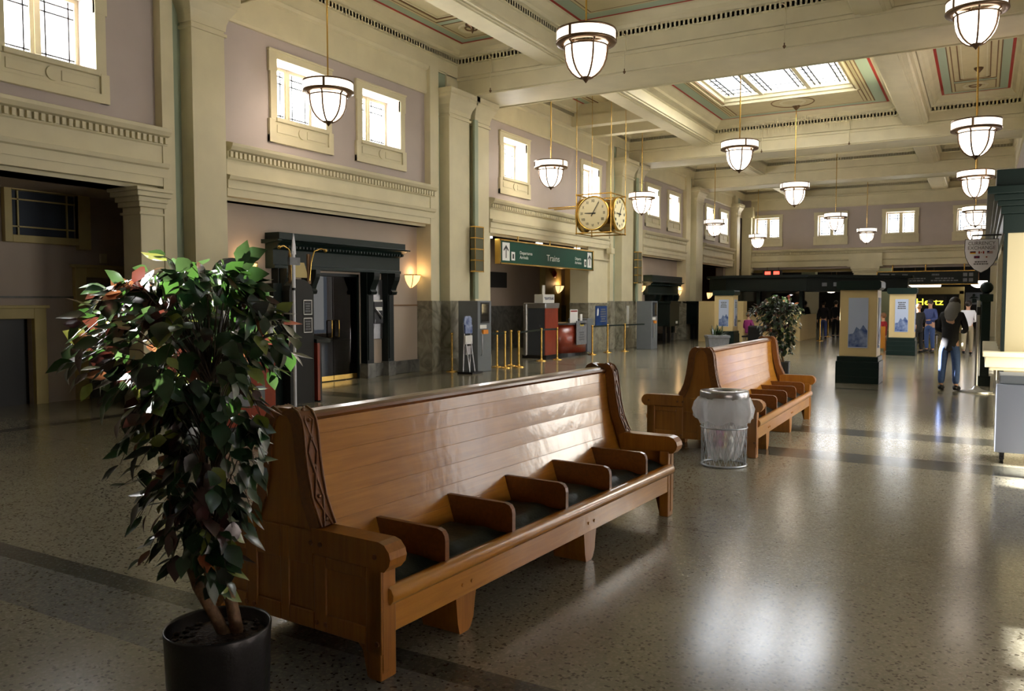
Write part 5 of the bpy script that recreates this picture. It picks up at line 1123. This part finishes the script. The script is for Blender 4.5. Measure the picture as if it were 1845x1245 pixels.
t = thing('white_pole_sign', 'thin pale pole with a pointed blade before the arched display board', 'pole', (-9.5, 9.53, 0)); m = MB(); m.cyl(0, 0, 0, 1.9, 0.024, 10); m.cyl(0, 0, 1.92, 2.5, 0.03, 10); m.prism([(-0.04, 2.45), (0.05, 2.45), (0.04, 2.6), (0.005, 2.78), (-0.02, 2.6)], 'x', -0.012, 0.012); m.build('pole', M['whitecloth'], t); m = MB(); m.box(-0.03, 0.03, -0.1, 0.12, 2.28, 2.4); m.build('cross_block', M['concrete'], t); m = MB(); m.cyl(0, 0, 1.88, 1.92, 0.032, 10); m.build('black_collar', M['black'], t)
m = MB(); m.cyl(0, 0, 0, 0.02, 0.2, 24); m.build('base_plate', M['steel'], t)
t = thing('red_edged_lectern', 'low dark lectern with a cherry red side at the right of the display board', 'lectern', (-10.15, 10.31, 0)); m = MB(); m.box(0, 0.4, 0, 0.06, 0.02, 1.05); m.build('side_panel', M['redwood'], t); m = MB(); m.box(0.0, 0.4, 0.06, 0.1, 0, 1.0); m.build('body', M['black'], t); m = MB(); m.prism([(0, 1.05), (0.42, 1.0), (0.42, 1.06), (0, 1.12)], 'y', -0.03, 0.3); m.build('sloping_top', M['dkgreen2'], t)
# arched navy booth and cherry counter behind the ficus
t = thing('arched_navy_booth', 'navy booth with a round-arched top partly hidden by the ficus leaves', 'booth', (-9.15, 7.62, 0))
arc = [(0.62, 0.0)] + [(0.31 + 0.31 * math.cos(a * PI / 12), 2.0 + 0.31 * math.sin(a * PI / 12)) for a in range(13)] + [(0.0, 0.0)]
m = MB(); m.prism(arc, 'x', 0, 0.1); m.build('arched_panel', M['black'], t, bevel=0.01)
m = MB(); m.box(-0.05, 0.0, -0.35, 0.62, 0, 2.05); m.build('rear_panel', M['black'], t)
m = MB(); m.box(0.1, 0.11, 0.12, 0.42, 1.4, 1.75); p = m.build('notice', M['white'], t); lines(3, 0.24, 0.26, M['navy'], p, (0.11, 0.27, 1.58), 'x', 11)
m = MB(); m.box(0.1, 0.25, -0.3, 0.55, 0.98, 1.02); m.build('shelf', M['black'], t)
t = thing('cherry_booth_counter', 'cherry red counter front glimpsed behind the ficus foliage', 'counter', (-8.3, 6.75, 0)); m = MB(); m.box(0, 0.12, 0, 1.1, 0.1, 0.95); m.build('front_panel', M['redwood'], t, bevel=0.01); m = MB(); m.box(-0.3, 0.2, -0.05, 1.15, 0.95, 1.0); m.build('worktop', M['black'], t); m = MB(); m.box(-0.25, 0.1, 0, 1.1, 0, 0.1); m.build('plinth', M['black'], t)
m = MB(); m.box(0.12, 0.13, 0.3, 0.9, 0.35, 0.6); m.build('grey_label', M['concrete'], t)

# ================================================================== CURRENCY EXCHANGE BOOTH, RIGHT
t = thing('exchange_booth', 'currency exchange booth with dark green cornice at the right edge', 'booth', (0.24, 12.6, 0))
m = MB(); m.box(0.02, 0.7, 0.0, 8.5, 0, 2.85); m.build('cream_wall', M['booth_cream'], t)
m = MB()
for (d, z0, z1) in ((0.03, 2.6, 2.85), (0.06, 2.85, 2.95), (0.10, 2.95, 3.02), (0.14, 3.02, 3.1), (0.22, 3.1, 3.2), (0.12, 3.2, 3.42)): m.box(-d, 0.7, -d, 8.5, z0, z1)
m.build('cornice', M['dkgreen2'], t, bevel=0.01)
m = MB(); m.box(-0.012, 0.02, 0.1, 0.5, 0.3, 2.6); m.box(-0.012, 0.03, -0.012, 0.05, 0.3, 2.6); m.build('corner_post', M['dkgreen2'], t)
m = MB(); m.box(-0.01, 0.0, 0.6, 3.2, 1.05, 2.4); m.build('teller_window', M['darkglass'], t)
m = MB()
for y in (0.55, 1.5, 2.4, 3.2): m.box(-0.03, 0.02, y, y + 0.08, 1.0, 2.45)
m.box(-0.03, 0.02, 0.55, 3.28, 2.4, 2.48); m.build('window_frame', M['cream'], t)
m = MB(); m.box(-0.22, 0.5, -0.3, 3.2, 0.98, 1.04); m.box(-0.19, 0.3, -0.25, 3.1, 0.84, 0.98); m.box(-0.14, 0.3, -0.2, 3.0, 0.8, 0.84); m.build('counter_shelf', M['cream'], t, bevel=0.01)
t = thing('exchange_shield_sign', 'white shield sign reading CURRENCY EXCHANGE with small flags', 'sign', (-0.03, 13.4, 2.38))
m = MB(); sh = [(-0.2, 0.2), (0.2, 0.2), (0.205, 0.05), (0.19, -0.05), (0.15, -0.14), (0.08, -0.22), (0.0, -0.265), (-0.08, -0.22), (-0.15, -0.14), (-0.19, -0.05), (-0.205, 0.05)]
m.prism([(x * 1.04, z * 1.04) for x, z in sh], 'y', 0.0, 0.03); m.build('shield_edge', M['black'], t); m = MB(); m.prism(sh, 'y', -0.006, 0.0); m.build('shield_face', M['whitecloth'], t)
text('CURRENCY', 0.068, M['grey_text'], t, (0, -0.008, 0.145), RY, sx=0.95); text('EXCHANGE', 0.068, M['grey_text'], t, (0, -0.008, 0.08), RY, sx=0.95); lines(2, 0.2, 0.06, M['grey_text'], t, (0, -0.007, -0.13), 'y', 12)
def flag(x, z, cells, nm):
    m = MB(); ms = []
    for (x0, x1, z0, z1, mm) in cells:
        if mm not in ms: ms.append(mm)
        m.box(x + x0 * 0.07, x + x1 * 0.07, -0.010 - 0.001 * ms.index(mm), -0.006, z + z0 * 0.035, z + z1 * 0.035, ms.index(mm))
    m.build('flag', [M[q] for q in ms], t)
flag(-0.14, 0.0, [(0, 1, .66, 1, 'black'), (0, 1, .33, .66, 'red'), (0, 1, 0, .33, 'yellow')], 'de'); flag(-0.035, 0.0, [(0, 1, 0, 1, 'white'), (0, .25, 0, 1, 'red'), (.75, 1, 0, 1, 'red'), (.42, .58, .25, .75, 'red')], 'ca')
flag(0.07, 0.0, [(0, 1, 0, 1, 'white')] + [(0, 1, k / 7, k / 7 + .07, 'red') for k in range(7)] + [(0, .4, .45, 1, 'navy')], 'us'); flag(-0.09, -0.065, [(0, 1, 0, 1, 'navy'), (0, 1, .38, .62, 'red'), (.44, .56, 0, 1, 'red')], 'uk'); flag(0.03, -0.065, [(0, 1, 0, 1, 'white'), (.36, .64, .25, .75, 'red')], 'jp')
m = MB(); m.tube([(-0.12, 0.02, 0.26), (0.3, 0.02, 0.26)], 0.012, 6); m.tube([(-0.12, 0.02, 0.2), (-0.12, 0.02, 0.26)], 0.006, 5); m.tube([(0.15, 0.02, 0.2), (0.15, 0.02, 0.26)], 0.006, 5); m.build('bracket', M['black'], t)
# grey cart
t = thing('grey_cart', 'pale grey laminate cabinet on castors at the right edge', 'cart', (0.15, 9.9, 0)); m = MB(); m.box(0, 0.7, 0, 0.55, 0.12, 0.84); m.build('cabinet', M['cart'], t, bevel=0.01); m = MB(); m.box(0.03, 0.7, 0.02, 0.55, 0.84, 0.93); m.build('top_tray', M['grey_paint'], t, bevel=0.01)
for x in (0.07, 0.62):
    for y in (0.07, 0.48): m = MB(); m.tube([(x - 0.015, y, 0.04), (x + 0.015, y, 0.04)], 0.04, 14); m.box(x - 0.022, x + 0.022, y - 0.01, y + 0.03, 0.04, 0.12); m.build('castor', M['black'], t)
# poles
t = thing('chrome_barrier_post', 'tall chrome post with flared foot before the exchange booth', 'barrier post', (-0.06, 17.6, 0)); m = MB(); m.cyl(0, 0, 0.05, 1.72, 0.03, 14); m.build('post', M['steel'], t); m = MB(); m.lathe([(0.28, 0.0), (0.28, 0.015), (0.2, 0.03), (0.09, 0.06), (0.035, 0.12)], seg=28); m.build('base', M['steel'], t); m = MB(); m.box(-0.02, 0.05, -0.03, 0.03, 1.45, 1.6); m.build('belt_head', M['black'], t)
t = thing('green_ball_post', 'dark green square post with ball finial by the exchange booth', 'post', (0.07, 19.0, 0)); m = MB(); m.box(-0.08, 0.08, -0.08, 0.08, 0, 1.85); m.box(-0.12, 0.12, -0.12, 0.12, 1.7, 1.85); m.box(-0.11, 0.11, -0.11, 0.11, 0, 0.2); m.build('shaft', M['dkgreen'], t, bevel=0.01); m = MB(); m.ball((0, 0, 1.98), 0.12, 0, 16); m.build('ball_finial', M['dkgreen'], t)

# ================================================================== FAR CONCOURSE
t = thing('car_rental_sign', 'glowing yellow sign in the dark concourse beyond the far right opening', 'sign', (-3.3, 50.0, 1.55)); m = MB(); m.box(0, 1.6, 0, 0.1, -0.15, 0.45); m.build('sign_box', M['black'], t); text('Hertz', 0.5, M['yellowlamp'], t, (0.8, -0.01, 0.12), RY, ext=0.01, sx=1.15)
t = thing('rental_kiosk_arch', 'dim yellow framed kiosk opening around the glowing sign', 'kiosk', (-4.0, 50.3, 0)); m = MB(); m.box(0, 0.25, 0, 0.3, 0, 2.3); m.box(2.9, 3.15, 0, 0.3, 0, 2.3); m.box(0, 3.15, 0, 0.3, 2.1, 2.5); m.build('frame', M['cream_dark'], t, bevel=0.02)
text('Hertz', 0.3, M['yellow'], t, (1.3, -0.01, 2.72), RY)
def bowl(x, y, z, lab, r=0.42):
    t = thing('bowl_ceiling_lamp', lab, 'lamp', (x, y, z), 0, 'lit bowl lamps of the far concourse'); m = MB(); m.lathe([(r, 0.0), (r * 0.95, -0.12), (r * 0.75, -0.25), (r * 0.4, -0.34), (0.01, -0.37)], seg=24); m.build('glass_bowl', M['bowl'], t); m = MB(); m.tube([(0, 0, -0.3), (0, 0, 4.2 - z)], 0.015, 6); m.lathe([(r, 0), (r + 0.02, 0.02), (r, 0.03)], seg=24); m.build('rod', M['bronze'], t)
for k, (x, y, z) in enumerate(((-7.15, 49.0, 2.95), (-8.1, 53.5, 2.6), (-3.9, 51.0, 2.95), (-3.4, 52.5, 2.88), (-3.0, 54, 2.8), (-2.6, 56, 2.75), (-0.2, 50.0, 2.8))):
    bowl(x, y, z, 'lit bowl lamp in the far concourse, %s from the left' % ['second', 'first', 'third', 'fourth', 'fifth', 'sixth', 'seventh'][k])
t = thing('exit_pictogram_sign', 'small white sign with green figure in the dim concourse', 'sign', (-0.75, 48.0, 1.55)); m = MB(); m.box(0, 0.75, 0, 0.06, 0, 0.62); m.build('sign_face', M['concrete'], t); m = MB(); m.ball((0.37, -0.01, 0.48), 0.07, 0, 10, 1, .2); m.prism([(0.15, 0.3), (0.6, 0.34), (0.5, 0.4), (0.28, 0.42)], 'y', -0.012, 0); m.prism([(0.3, 0.08), (0.52, 0.12), (0.48, 0.3), (0.3, 0.3)], 'y', -0.012, 0); m.build('green_figure', M['dkgreen'], t)
for x, y, l in ((-6.05, 37.2, 'brass post before the two dark figures, right'), (-6.4, 41.6, 'brass post behind the two dark figures'), (-7.0, 33.5, 'lone brass post right of the farther ficus')): stanchion((x, y), l)
# benches / tables at the far right
t = thing('orange_wood_chair', 'orange wooden chair beside the person in red', 'chair', (-3.3, 30.6, 0)); m = MB(); m.box(0, 0.45, 0, 0.45, 0.42, 0.46); m.build('seat', M['oak'], t); m = MB(); m.box(0, 0.45, -0.02, 0.02, 0.1, 0.85); m.build('backrest', M['oak'], t)
for x in (0.0, 0.4):
    for y in (0.0, 0.4): m = MB(); m.box(x, x + 0.05, y, y + 0.05, 0, 0.42); m.build('leg', M['oak_end'], t)
t = thing('small_round_table', 'small pale round table left of the person in red', 'table', (-3.75, 31.2, 0)); m = MB(); m.cyl(0, 0, 0.71, 0.74, 0.35, 24); m.build('tabletop', M['white'], t); m = MB(); m.cyl(0, 0, 0.02, 0.71, 0.03, 10); m.cyl(0, 0, 0, 0.03, 0.22, 20); m.build('pedestal', M['black'], t)
t = thing('suitcase', 'black wheeled suitcase by the seated person near the left poster pillar', 'suitcase', (-7.6, 30.9, 0)); m = MB(); m.box(0, 0.5, 0, 0.3, 0.06, 0.8); m.build('case', M['black'], t, bevel=0.05); m = MB(); m.tube([(0.12, 0.25, 0.8), (0.12, 0.25, 1.0), (0.38, 0.25, 1.0), (0.38, 0.25, 0.8)], 0.012, 6); m.build('handle', M['steel'], t)
for x in (0.08, 0.42): m = MB(); m.tube([(x - .02, 0.15, 0.04), (x + .02, 0.15, 0.04)], 0.04, 10); m.build('wheel', M['black'], t)
# ================================================================== PEOPLE
def skinned(name, chains, mt, parent, levels=1):
    """chains: list of (points, radii, parent index or None); grown with a Skin modifier and baked to one mesh"""
    me = bpy.data.meshes.new(name + '_skel'); vs = []; es = []; rs = []; ids = []
    for pts, rad, link in chains:
        base = len(vs); vs += [tuple(p) for p in pts]; rs += list(rad); ids.append(base)
        es += [(base + i, base + i + 1) for i in range(len(pts) - 1)]
        if link is not None: es.append((ids[link[0]] + link[1], base))
    me.from_pydata(vs, es, []); o = bpy.data.objects.new(name + '_skel', me); COL.objects.link(o)
    s = o.modifiers.new('skin', 'SKIN'); s.use_smooth_shade = True; lay = me.skin_vertices[0].data
    for i, r in enumerate(rs):
        lay[i].radius = (r, r) if not isinstance(r, tuple) else r
        lay[i].use_root = (i == 0)
    sb = o.modifiers.new('sub', 'SUBSURF'); sb.levels = levels; sb.render_levels = levels
    dg = bpy.context.evaluated_depsgraph_get(); nm = bpy.data.meshes.new_from_object(o.evaluated_get(dg)); nm.name = name
    bpy.data.objects.remove(o); nm.materials.clear(); nm.materials.append(mt)
    for p in nm.polygons: p.use_smooth = True
    r = bpy.data.objects.new(name, nm); COL.objects.link(r); r.parent = parent; return r
def person(label, loc, rz, top, legs, hair, hgt=1.74, bow=0.0, pose='stand', arm='down', stride=0.0, spread=0.0, longcoat=False, group=None, hairlen=0.0, shoes='shoe'):
    t = thing('person', label, 'person', loc, rz, group); k = hgt / 1.75
    V = lambda x, y, z: Vector((x * k, y * k, z * k)); sit = pose == 'sit'; dz = -0.42 if sit else 0.0
    by = bow
    hip = V(0, 0, 0.93 + dz); waist = V(0, by * 0.15, 1.08 + dz); chest = V(0, by * 0.45, 1.3 + dz); nb = V(0, by * 0.75, 1.45 + dz); neck = V(0, by * 0.95, 1.51 + dz)
    hl = V(0, by * 1.25 + 0.02, 1.565 + dz); hm_ = V(0, by * 1.45 + 0.015, 1.645 + dz - abs(by) * 0.15); ht = V(0, by * 1.5, 1.715 + dz - abs(by) * 0.2)
    B = [([hip, waist, chest, nb, neck, hl, hm_, ht], [(.14 * k, .1 * k), (.13 * k, .095 * k), (.15 * k, .105 * k), .07 * k, .055 * k, .068 * k, .085 * k, .062 * k], None)]
    arms = []; hands = []
    for s in (-1, 1):
        sh = V(s * 0.165, by * 0.62, 1.4 + dz)
        if arm == 'front' or sit: el = V(s * 0.24, by * 0.5 + 0.02, 1.13 + dz); wr = V(s * 0.12, by * 0.5 + 0.24, 1.08 + dz); dirn = Vector((-s * 0.35, 1, 0.05)).normalized()
        elif arm == 'walk': el = V(s * 0.24, s * 0.05, 1.13 + dz); wr = V(s * 0.25, s * 0.16 + 0.05, 0.9 + dz); dirn = Vector((0, 0.35, -1)).normalized()
        else: el = V(s * 0.235, by * 0.3 - 0.02, 1.13 + dz); wr = V(s * 0.245, by * 0.2 + 0.06, 0.88 + dz); dirn = Vector((0, 0.25, -1)).normalized()
        i0 = len(B); B.append(([sh, el, wr, wr + dirn * 0.05 * k], [.05 * k, .04 * k, .026 * k, (.036 * k, .02 * k)], (0, 2)))
        arms.append((sh, el, wr)); sd = dirn.cross(Vector((s, 0, 0))).normalized()
        side = Vector((0, 1, 0)) if abs(dirn.z) > 0.5 else Vector((1, 0, 0))
        for f, (o_, L) in enumerate(((-0.028, 0.055), (-0.01, 0.068), (0.01, 0.064), (0.028, 0.05))):
            p = wr + dirn * 0.07 * k + side * o_ * k; c = Vector((-s, 0, 0)) * 0.012 if abs(dirn.z) > 0.5 else Vector((0, 0, -0.015))
            B.append(([p, p + dirn * L * 0.5 * k + c * 0.4, p + dirn * L * k + c * 1.4], [.0095 * k, .0085 * k, .007 * k], (i0, 3)))
        p = wr + dirn * 0.03 * k + side * 0.03 * k; B.append(([p, p + (dirn * 0.6 + side * 0.8) * 0.035 * k, p + (dirn * 1.0 + side * 0.7) * 0.055 * k], [.011 * k, .0095 * k, .008 * k], (i0, 2)))
    LG = []
    for s in (-1, 1):
        st = stride * s
        h = V(s * 0.09, 0, 0.88 + dz)
        if sit: kn = V(s * 0.12, 0.42, 0.49); an = V(s * 0.12, 0.4, 0.09)
        else: kn = V(s * (0.105 + spread), st * 0.5 + 0.02, 0.49); an = V(s * (0.11 + spread * 1.6), st - 0.02 + (-.04 if st < 0 else 0), 0.09 + (0.05 if st < 0 else 0))
        toe = an + V(s * 0.02, 0.16, -0.05); LG.append((h, kn, an, toe))
        B.append(([h, kn, an, toe], [.085 * k, .055 * k, .038 * k, .03 * k], (0, 0)))
    bo = skinned('body', B, M['skin'], t)
    # face details joined into the same body surface object
    bm_ = bmesh.new(); bm_.from_mesh(bo.data)
    def blob(c, r, sc=(1, 1, 1)):
        mt_ = Matrix.Translation(c) @ Matrix.Diagonal((sc[0], sc[1], sc[2], 1)); bmesh.ops.create_uvsphere(bm_, u_segments=8, v_segments=6, radius=r, matrix=mt_)
    blob(hm_ + V(0, 0.095, -0.02), 0.016 * k, (0.8, 1.2, 1.4)); blob(hm_ + V(-0.083, 0, -0.01), 0.022 * k, (0.5, 0.9, 1.4)); blob(hm_ + V(0.083, 0, -0.01), 0.022 * k, (0.5, 0.9, 1.4)); bm_.to_mesh(bo.data); bm_.free()
    for p in bo.data.polygons: p.use_smooth = True
    m = MB(); m.ball(hm_ + V(-0.03, 0.083, 0.01), 0.009 * k, 0, 8); m.ball(hm_ + V(0.03, 0.083, 0.01), 0.009 * k, 0, 8); m.build('eyes', M['hair'], t)
    m = MB(); m.ball(hm_ + V(0, 0.083, -0.055), 0.02 * k, 0, 8, 1.1, 0.4, 0.25); m.build('mouth', M['red_line'], t)
    zc = 1.0 if longcoat else 0
    hem = V(0, by * 0.05, 0.9 + dz) if not longcoat else V(0, 0, 0.68 + dz)
    T = [([hem, V(0, by * .1, 1.0 + dz), waist, chest, nb], [(.165 * k, .125 * k) if not longcoat else (.2 * k, .17 * k), (.155 * k, .12 * k), (.155 * k, .115 * k), (.18 * k, .13 * k), .085 * k], None)]
    for sh, el, wr in arms: T.append(([sh, el, wr - (wr - el) * 0.06], [.07 * k, .057 * k, .043 * k], (0, 3)))
    skinned('jacket' if longcoat else 'shirt', T, M[top], t)
    L_ = [([hip + V(0, 0, 0.06), hip - V(0, 0, 0.03)], [(.15 * k, .115 * k), (.15 * k, .12 * k)], None)]
    for h, kn, an, toe in LG: L_.append(([h - V(0, 0, 0.03), kn, an + V(0, 0, 0.02)], [.1 * k, .076 * k, .062 * k], (0, 1)))
    skinned('trousers', L_, M[legs], t)
    for (h, kn, an, toe), s in zip(LG, (-1, 1)):
        m = MB(); a = an; m.tube([a + V(0, -0.06, -0.045), a + V(0, -0.03, -0.03), a + V(0, 0.06, -0.035), a + V(s * .01, 0.15, -0.05), a + V(s * .015, 0.2, -0.06)], [0.03 * k, 0.05 * k, 0.048 * k, 0.042 * k, 0.015 * k], 12)
        m.build('shoe', M[shoes], t)
    m = MB(); c = hm_ + V(0, -0.012, 0.022); n1, n2 = 8, 16; vs = []
    for i in range(n1 + 1):
        for j in range(n2):
            a = 2 * PI * j / n2; low = 0.62 + (0.25 + hairlen) * (0.5 - 0.5 * math.sin(a)) ; th = PI * low * i / n1
            vs.append(c + Vector((0.098 * k * math.sin(th) * math.cos(a), 0.108 * k * math.sin(th) * math.sin(a), 0.108 * k * math.cos(th) - hairlen * 0.2 * max(0, -math.cos(th)) * (0.5 - 0.5 * math.sin(a)))))
    m.add(vs, [(i * n2 + j, i * n2 + (j + 1) % n2, (i + 1) * n2 + (j + 1) % n2, (i + 1) * n2 + j) for i in range(n1) for j in range(n2)], 0, True); m.build('hair', M[hair], t)
    return t, dict(hm=hm_, chest=chest, nb=nb, k=k, arms=arms, hip=hip)
# man in dark jacket with grey hood, back turned, head bowed, sunlit jeans
t, J = person('person in black jacket and grey hood with head bowed, sunlight on jeans', (-0.52, 17.65, 0), math.radians(-12), 'blackcloth', 'denim', 'hair', 1.80, bow=0.2, arm='front', spread=0.01, longcoat=True)
hd = [([J['nb'] + Vector((0, -0.15, -0.20)), J['nb'] + Vector((0, -0.11, -0.06)), J['nb'] + Vector((0, -0.03, 0.05)), J['hm'] + Vector((0, -0.02, -0.02)), J['hm'] + Vector((0, 0.02, 0.05))], [(.08, .03), (.14, .06), (.16, .11), (.115, .115), (.085, .09)], None)]
skinned('hood', hd, M['greycloth'], t)
bp = MB(); c = J['chest']; bp.box(c.x - 0.15, c.x + 0.15, c.y - 0.3, c.y - 0.12, c.z - 0.28, c.z + 0.12)
tag(t, None); 
# man in white shirt walking away
person('person in white shirt and khaki trousers walking away', (-0.38, 29.6, 0), math.radians(4), 'whitecloth', 'khaki', 'hair', 1.72, arm='front', stride=0.16)
person('person in black coat with light collar standing beside the middle poster pillar', (-1.8, 29.9, 0), math.radians(35), 'blackcloth', 'blackcloth', 'hair2', 1.62, arm='front', longcoat=True)
person('person in blue jacket and jeans facing the person in black coat', (-1.5, 30.7, 0), math.radians(150), 'bluecloth', 'denim', 'hair', 1.76, arm='front')
person('dark silhouetted person with bag in the far left opening, left of two', (-6.25, 39.2, 0), math.radians(20), 'blackcloth', 'bluecloth', 'hair', 1.72)
person('dark silhouetted person in the far left opening, right of two', (-5.95, 40.8, 0), math.radians(-20), 'blackcloth', 'blackcloth', 'hair', 1.74)
person('person in red seated behind the middle poster pillar', (-3.0, 31.4, 0), math.radians(70), 'redcloth', 'blackcloth', 'hair2', 1.7, pose='sit')
person('person in magenta seated beside the left poster pillar', (-7.75, 31.6, 0), math.radians(-30), 'pinkcloth', 'blackcloth', 'hair2', 1.7, pose='sit')
person('dark seated person in the background between the blue jacket and the bowed head', (-1.75, 37.0, 0), math.radians(60), 'blackcloth', 'blackcloth', 'hair', 1.7, pose='sit')
for x, y, l in ((-3.1, 31.35, 'dark chair under the person in red'), (-7.7, 31.6, 'dark chair under the person in magenta'), (-1.75, 37.0, 'dark chair under the seated person in the background')):
    t = thing('waiting_chair', l, 'chair', (x, y, 0), 0, 'dark waiting chairs'); m = MB(); m.box(-0.24, 0.24, -0.24, 0.24, 0.34, 0.4); m.build('seat', M['black'], t, bevel=0.01)
    for a in (-0.2, 0.2):
        for b in (-0.2, 0.2): m = MB(); m.cyl(a, b, 0, 0.34, 0.015, 8); m.build('leg', M['steel'], t)
